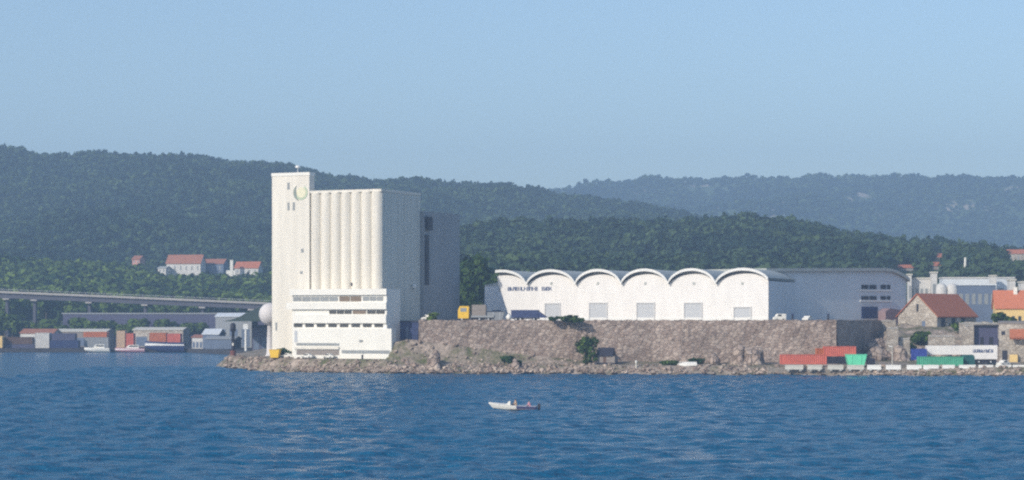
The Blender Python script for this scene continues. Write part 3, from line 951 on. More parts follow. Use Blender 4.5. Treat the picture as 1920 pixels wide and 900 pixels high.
for row, (pa, pb) in enumerate(((534, 542), (555, 562))):
    for p0, p1 in ((1615, 1628), (1630, 1643), (1651, 1661), (1663, 1669)):
        MB().box(gx(p0), gx(p1), -0.12, 0.1, gz(pb, gx(p0)), gz(pa, gx(p0))).build('window', M['dark'], gb)
    MB().box(gx(1612), gx(1672), -0.3, -0.01, gz(pb + 4, gx(1640)), gz(pb + 1, gx(1640))).build('sill', M['rim'], gb)
MB().box(gx(1615), gx(1645), -0.15, 0.1, gz(597, gx(1630)), gz(575, gx(1630))).build('door', M['navy'], gb)
MB().prism_y([(gx(1646), 0), (gx(1690), 0), (gx(1690), gz(584, gx(1680))), (gx(1655), gz(578, gx(1655))), (gx(1646), gz(584, gx(1650)))], -3, -0.02).build('porch', mat('pinkish_board', (0.30, 0.21, 0.22), 0.8), gb)

# ------------------------------------------------------------------ stone retaining wall
A = (XW(785, 622), 622.0); Bp = (XW(1568, 619), 619.0); Cp = (XW(1652, 688), 688.0); D0 = (XW(790, 640), 640.0)
rw = thing('stone_wall', 'long brown stone retaining wall below the white warehouse', 'wall', (A[0], A[1], 0))
def wall_strip(p, q, zt, thick, name, n=60, batter=0.9):
    d = Vector((q[0] - p[0], q[1] - p[1])); L = d.length; d /= L
    nrm = Vector((d.y, -d.x))
    vs, fs = [], []
    rows = 12
    for j in range(rows + 1):
        z = -1 + (zt + 1) * j / rows
        for i in range(n + 1):
            s = L * i / n
            off = batter * (1 - j / rows) + (random.uniform(-0.14, 0.14) if 0 < i < n else 0)
            zz = z + (random.uniform(-0.22, 0.12) if j == rows else 0)
            vs.append((p[0] + d.x * s + nrm.x * off - A[0], p[1] + d.y * s + nrm.y * off - A[1], zz))
    for j in range(rows):
        for i in range(n):
            a = j * (n + 1) + i
            fs.append((a, a + 1, a + n + 2, a + n + 1))
    base = len(vs)
    for i in range(n + 1):
        t = vs[rows * (n + 1) + i]
        vs.append((t[0] - nrm.x * thick, t[1] - nrm.y * thick, t[2]))
    for i in range(n):
        a = rows * (n + 1) + i
        fs.append((a, a + 1, base + i + 1, base + i))
    mb = MB(); mb.add(vs, fs)
    return mb.build(name, M['stonewall'], rw)
wall_strip(A, Bp, 14.75, 2.5, 'front_face', 130)
wall_strip(Bp, Cp, 14.75, 2.5, 'return_face', 16)
wall_strip(D0, A, 14.75, 2.0, 'return_face', 6, 0.6)

# shore boulders: uncountable riprap as one object, a few big ones on their own
import bmesh
def rock_verts(r, seed, sub=2, flat=0.7):
    bm = bmesh.new()
    bmesh.ops.create_icosphere(bm, subdivisions=sub, radius=1.0)
    rng = random.Random(seed)
    ph = [rng.uniform(0, 6) for _ in range(6)]
    for v in bm.verts:
        c = v.co
        k = 1 + 0.22 * math.sin(3 * c.x + ph[0]) + 0.18 * math.sin(4 * c.y + ph[1]) + 0.16 * math.sin(5 * c.z + ph[2]) + rng.uniform(-0.07, 0.07)
        v.co = Vector((c.x * k * rng.uniform(0.95, 1.05), c.y * k, c.z * k * flat)) * r
    vs = [tuple(v.co) for v in bm.verts]; fs = [tuple(v.index for v in f.verts) for f in bm.faces]
    bm.free()
    return vs, fs
rk = MB()
for i in range(1150):
    px = random.uniform(425, 1960) if i < 900 else random.uniform(424, 740)
    ys = lerp(SHORE, px)
    d = random.choice((random.uniform(-1.6, 2.5), random.uniform(-1.0, 4.0)))
    Y = ys + d
    X = XW(px, Y)
    z = float(headland_h(np.array([X]), np.array([Y]))[0])
    if px < 560 and random.random() < 0.6: Y += random.uniform(0, 14); X = XW(px, Y); z = float(headland_h(np.array([X]), np.array([Y]))[0])
    r = random.uniform(0.3, 0.85) * (1.15 if px < 1100 else 0.85) * (0.62 if 490 < px < 740 else 1.0)
    vs, fs = rock_verts(r, i, 1)
    a = random.uniform(0, 6); ca, sa = math.cos(a), math.sin(a)
    rk.add([(X + x * ca * 1.3 - y * sa, Y + x * sa * 1.3 + y * ca, max(-0.2, z) + zz + 0.1) for x, y, zz in vs], fs)
for i in range(120):     # scree on the slope left of the wall
    px = random.uniform(738, 1080)
    Y = random.uniform(lerp(SHORE, px) + 3, 621)
    X = XW(px, Y)
    z = float(headland_h(np.array([X]), np.array([Y]))[0])
    vs, fs = rock_verts(random.uniform(0.25, 0.75), i + 2000, 1)
    rk.add([(X + x, Y + y, z + zz) for x, y, zz in vs], fs)
tag(rk.build('shore_rocks', M['shorerock']), 'jumbled pinkish granite blocks along the waterline', 'rocks', kind='stuff')
for px, Y, r, lab in ((1385, 612, 3.0, 'upright grey boulder against the stone wall with a dark cleft'), (1412, 611, 3.4, 'tall pinkish boulder right of the dark cleft below the wall'),
                      (1340, 613, 2.4, 'low rounded boulder left of the upright grey boulder'), (812, 614, 2.6, 'large brown boulder on the slope right of the silo'), (963, 612, 2.0, 'dark low boulder half way along the slope')):
    vs, fs = rock_verts(r, int(px), 3, 1.0)
    X = XW(px, Y); z = float(headland_h(np.array([X]), np.array([Y]))[0])
    o = MB().add([(x * 0.75, y * 0.8, zz) for x, y, zz in vs], fs).build('boulder', M['rock'])
    o.location = (X, Y, z + r * 0.35)
    tag(o, lab, 'boulder', 'large boulders below the wall')

def gh(X, Y): return float(headland_h(np.array([X]), np.array([Y]))[0])
# bush, hut, upturned boat on the strip below the wall
def bush(px, Y, h, rx, label, seed, tint=(0.1, 0.5), z=None, name='bush'):
    X = XW(px, Y)
    return make_tree(name, label, 'bush', (X, Y, gh(X, Y) if z is None else z), h, rx * 1.45, 620, 0.11, tint, None, seed, trunk=False)
bush(1099, 614, 8.0, 2.7, 'tall dark green bush growing against the stone wall', 81, (0.15, 0.55))
bush(957, 613, 3.0, 2.3, 'low dark scrub in the middle of the rocky slope', 82, (0.0, 0.2))
bush(1305, 613, 1.8, 1.6, 'small dark bush below the middle of the wall', 83, (0.0, 0.3))
bush(1255, 611, 1.2, 2.6, 'flat green scrub left of the small dark bush', 84, (0.2, 0.6))
bush(1073, 618, 2.4, 2.6, 'rounded brownish bush on the wall top below the second arch', 85, (0.15, 0.45), 14.0)
bush(1040, 619, 1.3, 1.4, 'tiny dark bush on the wall top beside the navy trailer', 86, (0.0, 0.2), 14.4)
bush(812, 626, 2.4, 1.6, 'green shrub on the wall top next to the silo', 87, (0.4, 0.9), 14.4)
bush(531, 640, 3.0, 1.8, 'dark green bush beside the yellow skip at the tower foot', 88, (0.0, 0.25))
bush(1726, 655, 3.4, 3.2, 'leafy green bush in front of the stone gable', 89, (0.1, 0.5))
bush(1815, 664, 2.8, 4.0, 'wide green shrub below the red tiled roof', 90, (0.15, 0.5))
bush(1885, 690, 5.0, 3.2, 'dark green tree-like shrub in front of the yellow wall', 91, (0.05, 0.4))
bush(1702, 650, 2.0, 2.0, 'small olive bush on the rocks left of the gable', 92, (0.3, 0.6))
bush(1660, 640, 1.6, 2.0, 'low green bush behind the mint green box', 93, (0.2, 0.6))

hut = thing('hut', 'small dark-roofed board hut beside the tall bush', 'hut', (XW(1134, 612), 612, gh(XW(1134, 612), 612)), R(-18))
MB().box(-2.8, 2.8, 0, 3.5, 0.5, 2.3).build('wall', M['wood'], hut)
MB().prism_x([(-0.5, 2.3), (4.0, 2.3), (1.75, 4.6)], -2.4, 2.2).build('roof', M['dark'], hut)
MB().box(-2.6, 2.9, -0.05, 3.4, -0.6, 0.5).build('base', M['dark'], hut)
MB().box(-0.5, 0.4, -0.06, 0.05, 0.52, 2.1).build('door', M['brown'], hut)
def hull(mb, L, B, H, n=14, flip=False, sheer=0.35, rake=0.0):
    """boat hull shell, bow at -x"""
    rows = []
    for i in range(n + 1):
        t = i / n
        w = B / 2 * min(1.0, (math.sin(min(1, t * 1.7) * math.pi / 2)) ** 0.7 + 0.02)
        top = H * (1 + sheer * (1 - t) ** 2)
        keel = H * 0.55 * (1 - t) ** 4
        x = -L / 2 + L * t
        row = [(x, -w, top), (x, -w * 0.9, H * 0.45 + keel * 0.5), (x, -w * 0.5, H * 0.08 + keel), (x, 0, keel), (x, w * 0.5, H * 0.08 + keel), (x, w * 0.9, H * 0.45 + keel * 0.5), (x, w, top)]
        if rake: row = [(a - rake * (1 - t) ** 2 * (c / H - 0.4), b_, c) for a, b_, c in row]
        if flip: row = [(a, b_, H * 1.1 - c) for a, b_, c in row]
        rows.append(row)
    vs = [p for r_ in rows for p in r_]
    fs = []
    for i in range(n):
        for j in range(6):
            a = i * 7 + j
            fs.append((a, a + 1, a + 8, a + 7))
    mb.add(vs, fs, True)
    mb.add(vs, [tuple(range(n * 7, n * 7 + 7)), tuple(range(0, n * 7 + 1, 7)) + tuple(range(n * 7 + 6, 5, -7))])
    return rows
ub = thing('rowing_boat', 'white upturned rowing boat lying on the grass below the wall', 'boat', (XW(1288, 606), 606, gh(XW(1288, 606), 606)), R(4))
m_ = MB(); hull(m_, 5.2, 1.9, 0.95, flip=True); m_.build('hull', M['white'], ub)
MB().box(-2.3, 2.6, -0.05, 0.05, 0.98, 1.12).build('keel', M['rim'], ub)
MB().prism_z([(-2.5, -0.3), (-1.8, -0.9), (-1.2, -0.9), (-1.2, 0.9), (-1.8, 0.9)], -0.05, 0.08).build('bow_board', M['wood'], ub)
po = thing('marker_post', 'short pale marker post on the grass right of the hut', 'post', (XW(1193, 606), 606, gh(XW(1193, 606), 606)))
MB().tube((0, 0, -0.3), (0, 0, 1.6), 0.28, 0.24).build('shaft', M['barrier_dull'], po)
MB().lathe([(0.3, 1.6), (0.36, 1.7), (0.3, 1.95), (0.05, 2.05)], 10).build('cap', M['barrier'], po)

# ------------------------------------------------------------------ vehicles and clutter on the terrace
def wheels(t, xs, y0, y1, r, w=0.4):
    for x in xs:
        for y in (y0, y1):
            wl = MB().tube((x, y - w / 2, r), (x, y + w / 2, r), r, r, 14).build('wheel', M['tyre'], t)
            MB().tube((x, y - w / 2 - 0.02, r), (x, y + w / 2 + 0.02, r), r * 0.5, r * 0.5, 10).build('rim', M['shutter'], wl)
tr = thing('truck', 'yellow-cabbed truck with grey flatbed load on the wall top', 'truck', (XW(869, 640), 640, 14.45), R(-8))
cab = MB().prism_y([(-1.6, 0.7), (1.5, 0.7), (1.5, 4.2), (-1.1, 4.2), (-1.6, 3.0)], 0, 2.5).build('cab', M['yellow'], tr)
MB().box(-0.9, 0.9, -0.04, 0.06, 2.6, 3.7).build('window', M['greyglass'], cab)
MB().box(-1.66, -1.5, 0.3, 2.2, 2.5, 3.4).build('windscreen', M['glass'], cab)
MB().box(-1.4, 8.6, 0.3, 2.2, 0.5, 0.95).build('chassis', M['dark'], tr)
MB().box(2.2, 8.8, -0.1, 2.6, 0.96, 1.5).build('flatbed', M['wing'], tr)
MB().box(2.4, 6.4, 0.1, 2.4, 1.51, 4.6).build('load', M['wood'], tr)
wheels(tr, (-0.5, 4.6, 7.2), 0.25, 2.25, 0.5)
crt = thing('skip', 'dark grey open skip on the wall top right of the yellow truck', 'skip', (XW(925, 650), 650, 14.45), R(-5))
MB().prism_y([(-2.6, 0.2), (2.6, 0.2), (3.2, 2.6), (-3.2, 2.6)], 0, 2.4).build('body', M['wing'], crt)
MB().box(-3.3, 3.3, -0.1, 2.5, 2.6, 2.75).build('rim', M['dark'], crt)
for x in (-2, 0, 2): MB().box(x - 0.1, x + 0.1, -0.12, -0.005, 0.3, 2.5).build('rib', M['shutter'], crt)
nt = thing('trailer', 'navy flat-sided trailer parked below the warehouse lettering', 'trailer', (XW(984, 637), 637, 14.45), R(-12))
MB().box(-4.0, 3.8, 0, 2.5, 0.9, 3.1).build('body', M['navy'], nt)
MB().box(-3.8, 3.9, 0.2, 2.3, 0.5, 0.88).build('chassis', M['dark'], nt)
MB().prism_y([(3.8, 0.9), (6.0, 0.9), (6.0, 1.2), (4.0, 2.6), (3.8, 2.6)], 0.2, 2.3).build('drawbar_cover', M['navy'], nt)
wheels(nt, (-2.6, -1.3, 2.6), 0.2, 2.3, 0.5)
def car(name, label, cat, loc, rz, body, L=4.3, H=1.5, van=False):
    t = thing(name, label, cat, loc, rz)
    if van: p = [(-L / 2, 0.35), (L / 2, 0.35), (L / 2, H), (-L / 2 + 1.1, H), (-L / 2 + 0.5, H * 0.6), (-L / 2, H * 0.5)]
    else: p = [(-L / 2, 0.3), (L / 2, 0.3), (L / 2, 0.85), (L / 2 - 0.7, 0.95), (L / 2 - 1.2, H), (-L / 2 + 1.6, H), (-L / 2 + 0.9, 0.95), (-L / 2, 0.75)]
    bd = MB().prism_y(p, 0, 1.75).build('body', body, t)
    MB().box(-0.7, L / 2 - 1.3, -0.02, 0.04, H * 0.66, H * 0.9).build('window', M['glass'], bd)
    wheels(t, (-L / 2 + 0.8, L / 2 - 0.8), 0.1, 1.65, 0.33, 0.22)
    return t
car('van', 'small white van beside the right corner of the warehouse', 'van', (XW(1463, 632), 632, 14.45), R(10), M['white'], 3.4, 2.0, True)
car('parked_car', 'white car on the wall top in front of the long grey warehouse', 'car', (XW(1520, 634), 634, 14.45), R(60), M['white'], 4.0, 1.4)
bt = thing('bulk_bag', 'pale sack left of the navy trailer on the wall top', 'sack', (XW(954, 628), 628, 14.45))
vs, fs = rock_verts(0.95, 8, 2, 1.1)
MB().add([(x, y, zz + 0.9) for x, y, zz in vs], fs, True).build('bag', M['barrier'], bt)
MB().lathe([(0.15, 1.75), (0.2, 1.95), (0.35, 2.1)], 8).build('tied_neck', M['barrier'], bt)
for px, lab in ((1486, 'dark bollard between the white van and the white car'), (1553, 'dark bollard near the right end of the stone wall')):
    t = thing('bollard', lab, 'bollard', (XW(px, 626), 626, 14.4))
    MB().tube((0, 0, 0), (0, 0, 1.7), 0.3, 0.26).build('post', M['dark'], t)
    MB().lathe([(0.26, 1.7), (0.36, 1.8), (0.3, 2.05), (0.05, 2.12)], 10).build('cap', M['navy'], t)

# ------------------------------------------------------------------ containers and trailers on the right quay
def container(label, pa, pb, Y, z, h, m, group, rz=0.0, depth=2.44, name='shipping_container'):
    L = XW(pb, Y) - XW(pa, Y)
    t = thing(name, label, 'container', ((XW(pa, Y) + XW(pb, Y)) / 2, Y, z), rz, group)
    b = MB()
    n = max(8, int(L / 0.55)); w = (L - 0.4) / n
    poly = [(-L / 2 + 0.2, 0.05)]
    for i in range(n):
        x = -L / 2 + 0.2 + i * w
        poly += [(x + w * 0.1, 0.05), (x + w * 0.35, 0.14), (x + w * 0.65, 0.14), (x + w * 0.9, 0.05)]
    poly += [(L / 2 - 0.2, 0.05), (L / 2 - 0.2, depth - 0.05), (-L / 2 + 0.2, depth - 0.05)]
    b.prism_z(poly, 0.15, h - 0.12)
    b.build('panel', m, t)
    f = MB()
    for x in (-L / 2, L / 2 - 0.2):
        for y in (0, depth - 0.2): f.box(x, x + 0.2, y, y + 0.2, 0, h)
    for y in (0, depth - 0.2):
        f.box(-L / 2 + 0.2, L / 2 - 0.2, y, y + 0.15, 0, 0.15); f.box(-L / 2 + 0.2, L / 2 - 0.2, y, y + 0.15, h - 0.12, h)
    f.box(-L / 2 + 0.2, L / 2 - 0.2, 0.15, depth - 0.2, h - 0.1, h - 0.03)
    f.build('frame', m, t)
    d = MB().box(L / 2 - 0.04, L / 2 + 0.03, 0.2, depth - 0.2, 0.2, h - 0.15).build('door', m, t)
    rods = MB()
    for y in (0.6, 1.0, 1.44, 1.84): rods.tube((L / 2 + 0.05, y, 0.25), (L / 2 + 0.05, y, h - 0.2), 0.03, 0.03, 6)
    rods.build('locking_bars', M['shutter'], d)
    return t
QZ = 3.0
def qz(py, Y): return ZW(py, Y)
container('long brick-red container nearest the wall end, left of the mint box', 1464, 1550, 600, qz(683, 600), 2.6, M['red'], 'containers on the right quay')
container('bright red container standing behind the brick-red one', 1545, 1605, 612, qz(668, 612), 2.7, M['red'], 'containers on the right quay')
container('shorter dull red container end behind the brick-red one', 1531, 1545, 613.5, qz(671, 613.5), 2.6, M['orangered'], 'containers on the right quay')
container('dark green container in front of the white trailer', 1722, 1806, 596, qz(687, 596), 2.6, M['green'], 'containers on the right quay')
container('deep blue container left of the white trailer', 1711, 1738, 604, qz(675, 604), 3.0, M['blue'], 'containers on the right quay')
# support under the rear red container: dark stand
pl = thing('pallet_stack', 'dark stack of pallets under the bright red container', 'pallets', (XW(1570, 612), 612, gh(XW(1570, 612), 612) - 0.2))
h_ = qz(668, 612) - pl.location.z
for i in range(4): MB().box(-3.8, 3.2, 0.1, 2.3, i * h_ / 4, (i + 0.75) * h_ / 4).build('pallet', M['dark'], pl)
mt = thing('skip', 'bright mint green skip with sloping sides at the quay edge', 'skip', (XW(1606, 594), 594, qz(688, 594)), R(0))
MB().prism_y([(-2.0, 0.1), (2.0, 0.1), (2.75, 3.2), (-2.75, 3.2)], 0, 2.6).build('body', M['mint'], mt)
MB().box(-2.85, 2.85, -0.08, 2.7, 3.2, 3.35).build('rim', M['mint'], mt)
for x in (-1.2, 1.2): MB().box(x - 0.08, x + 0.08, -0.1, -0.005, 0.3, 3.1).build('rib', M['mint'], mt)
MB().box(2.95, 5.0, 0.3, 2.3, 0.0, 2.2).build('side_box', M['dark'], mt)
tl = thing('trailer', 'long white box trailer with faded lettering near the quay', 'trailer', (XW(1805, 606), 606, gh(XW(1805, 606), 606) + 0.1), R(0))
tz = tl.location.z
L2 = XW(1870, 606) - XW(1805, 606)
MB().box(XW(1738, 606) - XW(1805, 606), XW(1821, 606) - XW(1805, 606) - 0.02, 0, 2.5, ZW(665, 606) - tz, ZW(648, 606) - tz).build('front_body', M['sheet'], tl)
rb_ = MB().box(XW(1821, 606) - XW(1805, 606), L2, -0.1, 2.6, ZW(673.5, 606) - tz, ZW(647.5, 606) - tz).build('rear_body', M['sheet'], tl)
glyph_row(XW(1824, 606) - XW(1805, 606), XW(1862, 606) - XW(1805, 606), ZW(661, 606) - tz, ZW(655, 606) - tz, -0.17, -0.101, 9, 21).build('lettering', M['letterblue'], rb_)
MB().box(-8.5, L2 - 0.2, 0.3, 2.2, ZW(680, 606) - tz, ZW(674, 606) - tz).build('chassis', M['dark'], tl)
wheels(tl, (3.0, 4.4, 7.6), 0.2, 2.3, 0.5)
lp = thing('lamp_post', 'thin pale lamp post on the open quay between mint skip and blue container', 'lamp post', (XW(1673, 600), 600, gh(XW(1673, 600), 600)))
MB().tube((0, 0, -0.3), (0, 0, 5.2), 0.16, 0.1).build('shaft', M['barrier_dull'], lp)
MB().box(-0.9, 0.1, -0.15, 0.15, 5.15, 5.35).build('lamp_head', M['rim'], lp)
gp = thing('tarpaulin_stack', 'low stack under dark green tarpaulin right of the green container', 'stack', (XW(1817, 598), 598, gh(XW(1817, 598), 598)))
MB().prism_y([(-1.6, -0.2), (1.6, -0.2), (1.5, 2.4), (1.0, 2.9), (-1.2, 2.8), (-1.6, 2.2)], 0, 2.2).build('tarpaulin', mat('dark_teal', (0.02, 0.10, 0.10)), gp)
car('parked_car', 'small white car at the foot of the rubble-walled building', 'car', (XW(1886, 600), 600, gh(XW(1886, 600), 600)), R(35), M['white'], 3.6, 1.5)

# barriers along the quay edge
bar_px = [(1472, 1506, 1), (1514, 1541, 1), (1552, 1581, 1), (1588, 1620, 1), (1626, 1652, 0), (1661, 1689, 0), (1700, 1728, 0), (1731, 1760, 0), (1767, 1790, 0), (1798, 1829, 0), (1835, 1862, 0), (1867, 1896, 0), (1899, 1932, 0)]
yb0 = 589.5
for i, (a, b_, dull) in enumerate(bar_px):
    Y = 594.0 - (a - 1472) * 0.014
    La = XW(b_, Y) - XW(a, Y)
    zb2 = ZW(693, Y)
    t = thing('quay_barrier', ('grey weathered concrete barrier on the quay edge below the red containers' if dull else 'white painted concrete barrier on the quay edge right of the mint skip'), 'barrier', ((XW(a, Y) + XW(b_, Y)) / 2, Y, zb2), 0, 'concrete barriers along the quay')
    mm = M['barrier_dull'] if dull else M['barrier']
    MB().prism_x([(-0.4, 0), (0.4, 0), (0.4, 0.25), (0.2, 0.5), (0.16, 1.25), (-0.16, 1.25), (-0.2, 0.5), (-0.4, 0.25)], -La / 2, La / 2).build('block', mm, t)
    MB().box(-La / 2 + 0.5, -La / 2 + 1.1, -0.5, 0.5, -0.4, 0.01).build('foot', M['concrete'], t)
    MB().box(La / 2 - 1.1, La / 2 - 0.5, -0.5, 0.5, -0.4, 0.01).build('foot', M['concrete'], t)
# quay edge
tag(MB().prism_z([(XW(1440, 597), 596.5), (XW(2000, 586), 584.5), (XW(2000, 600), 604), (XW(1440, 604), 606)], -1.0, ZW(690, 595)).build('quay', M['gravel']), kind='structure')

# ------------------------------------------------------------------ houses on the right
def house(name, label, cat, C, th, Wd, Ln, base, eave, ridge, wm, rm, over=0.5, ridge_along='y', group=None):
    """C near right corner; front spans local x -Wd..0 at y 0; side x 0, y 0..Ln"""
    t = thing(name, label, cat, (C[0], C[1], base), -R(th), group)
    e, r = eave - base, ridge - base
    if ridge_along == 'y':
        w = MB().prism_y([(-Wd, -1), (0, -1), (0, e), (-Wd / 2, r), (-Wd, e)], 0, Ln).build('wall', wm, t)
        sl = (r - e) / (Wd / 2)
        rf = MB()
        rf.prism_y([(-Wd - over, e - sl * over + 0.05), (-Wd / 2, r + 0.05), (over, e - sl * over + 0.05), (over, e - sl * over + 0.35), (-Wd / 2, r + 0.38), (-Wd - over, e - sl * over + 0.35)], -over, Ln + over)
    else:
        w = MB().prism_x([(0, -1), (Ln, -1), (Ln, e), (Ln / 2, r), (0, e)], -Wd, 0).build('wall', wm, t)
        sl = (r - e) / (Ln / 2)
        rf = MB()
        rf.prism_x([(-over, e - sl * over + 0.05), (Ln / 2, r + 0.05), (Ln + over, e - sl * over + 0.05), (Ln + over, e - sl * over + 0.35), (Ln / 2, r + 0.38), (-over, e - sl * over + 0.35)], -Wd - over, over)
    rfo = rf.build('roof', rm, t)
    return t, w, rfo
HC = (XW(1757, 676), 676.0)
rh, rhw, rhr = house('stone_house', 'stone house with steep weathered red tile roof and tall pale gable', 'house', HC, 38, local_s(1684, HC, 38), 26.0, 9.0, ZW(592, 676), ZW(553, 690), M['rubblewall'], M['redtile'], 0.6)
Wh = local_s(1684, HC, 38)
MB().box(-Wh / 2 - 0.35, -Wh / 2 + 0.35, -0.06, 0.1, 8.2, 10.6).build('window', M['dark'], rhw)
MB().box(-Wh / 2 + 1.5, -Wh / 2 + 2.6, -0.06, 0.1, 2.2, 5.4).build('window', M['slate'], rhw)
for y in (2.6, 9.4, 16): MB().box(-0.1, 0.08, y, y + 2.4, 3.4, 6.6).build('window', M['dark'], rhw)
for y in (5.6, 12.4): MB().box(0.02, 0.5, y, y + 0.9, 0, 6.4).build('buttress', M['rubblewall'], rhw)
OC2 = (XW(1945, 720), 720.0)
oh, ohw, ohr = house('house', 'yellow house with bright orange tile roof at the right edge', 'house', OC2, 8, local_s(1867, OC2, 8), 12.0, 13.0, ZW(577, 722), ZW(546, 722), M['render_y'], M['orangetile'], 0.5, 'x')
for px in (1880, 1900, 1912):
    s_ = local_s(px, OC2, 8); MB().box(-s_ - 0.5, -s_ + 0.5, -0.06, 0.1, 1.4, 2.9).build('window', M['glass'], ohw)
s_ = local_s(1906, OC2, 8); MB().box(-s_ - 0.6, -s_ + 0.6, 4.4, 5.6, ZW(546, 722) - 14, ZW(538, 722) - 13).build('chimney', M['white'], ohr)
# rubble walled building at the right edge
RC = (XW(1942, 628), 628.0)
rbld, rbw, rbr = house('stone_building', 'pale rubble building with dark window and red lean-to at right edge', 'building', RC, 12, local_s(1873, RC, 12), 9.0, 2.0, ZW(607, 628), ZW(604, 628), M['rubblewall'], M['wood'], 0.2, 'x')
s_ = local_s(1881, RC, 12); MB().box(-s_ - 0.5, -s_ + 0.5, -0.06, 0.1, ZW(628, 628) - 2, ZW(621, 628) - 2).build('window', M['dark'], rbw)
xa, xb = -local_s(1893, RC, 12), -local_s(1925, RC, 12)
MB().prism_x([(-2.6, ZW(636, 628) - 2), (-0.02, ZW(620, 628) - 2), (-0.02, ZW(617, 628) - 2), (-2.9, ZW(633, 628) - 2)], xa, xb).build('lean_to_roof', M['redtile'], rbw)
MB().box(-local_s(1879, RC, 12), -local_s(1889, RC, 12), -0.08, 0.1, 0, ZW(657, 628) - 2).build('door', M['dark'], rbw)
MB().box(-local_s(1893, RC, 12), -local_s(1908, RC, 12), -1.4, -0.05, 0, ZW(665, 628) - 2).build('porch', M['render_y'], rbw)
# low walls of the old fort in front of the house
def rubble_wall(label, pa, pb, Y, zt_py, zb, th=0, d=1.6, m='rubblewall', name='stone_wall'):
    t = thing(name, label, 'wall', (XW(pa, Y), Y, zb), -R(th))
    L = (XW(pb, Y) - XW(pa, Y)) / max(0.3, math.cos(R(th)))
    zt = ZW(zt_py, Y) - zb
    n = max(4, int(L / 0.8))
    poly = [(0, -1), (L, -1)]
    tops = [(L * i / n, zt + random.uniform(-0.25, 0.2)) for i in range(n, -1, -1)]
    MB().prism_y(poly + tops, 0, d).build('masonry', M[m], t)
    MB().prism_y([(0.2, zt - 0.5), (L - 0.2, zt - 0.5), (L - 0.3, zt - 0.18), (0.3, zt - 0.15)], -0.15, -0.01).build('coping', M['concrete'], t)
    return t
rubble_wall('tall pale stub of ruined wall on the rock left of the gable', 1664, 1684, 640, 613, 4)
rubble_wall('low broken wall below the stone gable', 1686, 1706, 642, 633, 4)
rubble_wall('rubble wall with sloping rocks below the house side windows', 1742, 1790, 646, 628, 4)
rubble_wall('squared pale wall block right of the sloping rocks', 1806, 1826, 648, 608, 4)
rubble_wall('long flat-topped grey wall above the dark arches', 1800, 1876, 660, 604, 8)
rubble_wall('pale parapet at the back of the dark recess', 1618, 1680, 692, 600, 8)
ar = thing('old_shed', 'dark shadowy lean-to between two pale rubble walls', 'shed', (XW(1848, 650), 650, 4.5))
MB().box(-3.1, 3.6, 0, 4, -1, ZW(612, 650) - 4.5).build('wall', M['purple'], ar)
MB().box(-3.3, 3.8, -0.6, 4.2, ZW(612, 650) - 4.5, ZW(609, 650) - 4.5).build('roof', M['dark'], ar)
MB().box(-1.5, -0.6, -0.08, 0.1, 0, 5.2).build('door', M['dark'], ar)
MB().box(1.0, 2.2, -0.08, 0.1, 2, 5.2).build('window', M['dark'], ar)
for i, (px, Y, r, lab) in enumerate(((1655, 634, 3.4, 'big pale sloping rock at the right of the dark recess'), (1690, 632, 3.2, 'brown sloping rock below the ruined wall stub'), (1757, 636, 2.6, 'pinkish rock slab below the house side'), (1782, 640, 2.8, 'dark-clefted rock left of the squared wall block'), (1640, 655, 3.6, 'dark rock in the shaded recess beside the wall end'), (1722, 634, 2.4, 'tan rock below the leafy bush'))):
    vs, fs = rock_verts(r, 300 + i, 3, 1.0)
    X = XW(px, Y)
    o = MB().add([(x * 1.0, y * 0.8, zz) for x, y, zz in vs], fs).build('rock_outcrop', M['rock'])
    o.location = (X, Y, gh(X, Y) + 0.3)
    tag(o, lab, 'rock', 'rock outcrops on the right shore')

# pale industrial buildings behind
def flat_block(name, label, cat, pa, pb, Y, ytop, zb, wm, rm, th=6, depth=12, wins=0, group=None):
    t = thing(name, label, cat, (XW(pa, Y), Y, zb), -R(th), group)
    L = (XW(pb, Y) - XW(pa, Y)) / math.cos(R(th))
    h = ZW(ytop, Y) - zb
    w = MB().box(0, L, 0, depth, 0, h).build('wall', wm, t)
    MB().box(-0.3, L + 0.3, -0.3, depth + 0.3, h, h + 0.5).build('roof', rm, t)
    for i in range(wins):
        x = L * (i + 0.5) / wins
        MB().box(x - L / wins * 0.3, x + L / wins * 0.3, -0.08, 0.1, h * 0.55, h * 0.8).build('window', M['greyglass'], w)
    return t
flat_block('factory_building', 'white flat-roofed factory block right of the long grey warehouse', 'building', 1706, 1750, 800, 523, 12, M['dullwhite'], M['barrier_dull'], 6, 12, 5)
flat_block('stair_tower', 'pale blue-white square tower beside the white factory block', 'tower', 1747, 1757, 795, 512, 12, M['dullwhite'], M['barrier_dull'], 4, 5, 1)
flat_block('factory_building', 'slate blue long hall behind the red tiled roof', 'building', 1796, 1866, 790, 535, 12, M['slate'], M['bluegrey'], 4, 14, 6)
flat_block('factory_building', 'pale grey long low hall farthest back at the right', 'building', 1768, 1900, 880, 522, 12, M['bluegrey'], M['dullwhite'], 4, 12, 8)
flat_block('stair_tower', 'thin white tower left of the white factory block', 'tower', 1703, 1709, 796, 516, 12, M['dullwhite'], M['barrier_dull'], 4, 4, 1)
flat_block('factory_building', 'small white block at the far right above the orange roof', 'building', 1893, 1904, 780, 526, 12, M['dullwhite'], M['barrier_dull'], 4, 6, 1)
flat_block('factory_building', 'narrow white block at the right edge of the picture', 'building', 1914, 1930, 770, 530, 12, M['dullwhite'], M['barrier_dull'], 4, 6, 1)
flat_block('factory_building', 'little white plant room on the pale grey hall', 'building', 1858, 1868, 870, 518, 12, M['dullwhite'], M['barrier_dull'], 4, 5, 1)
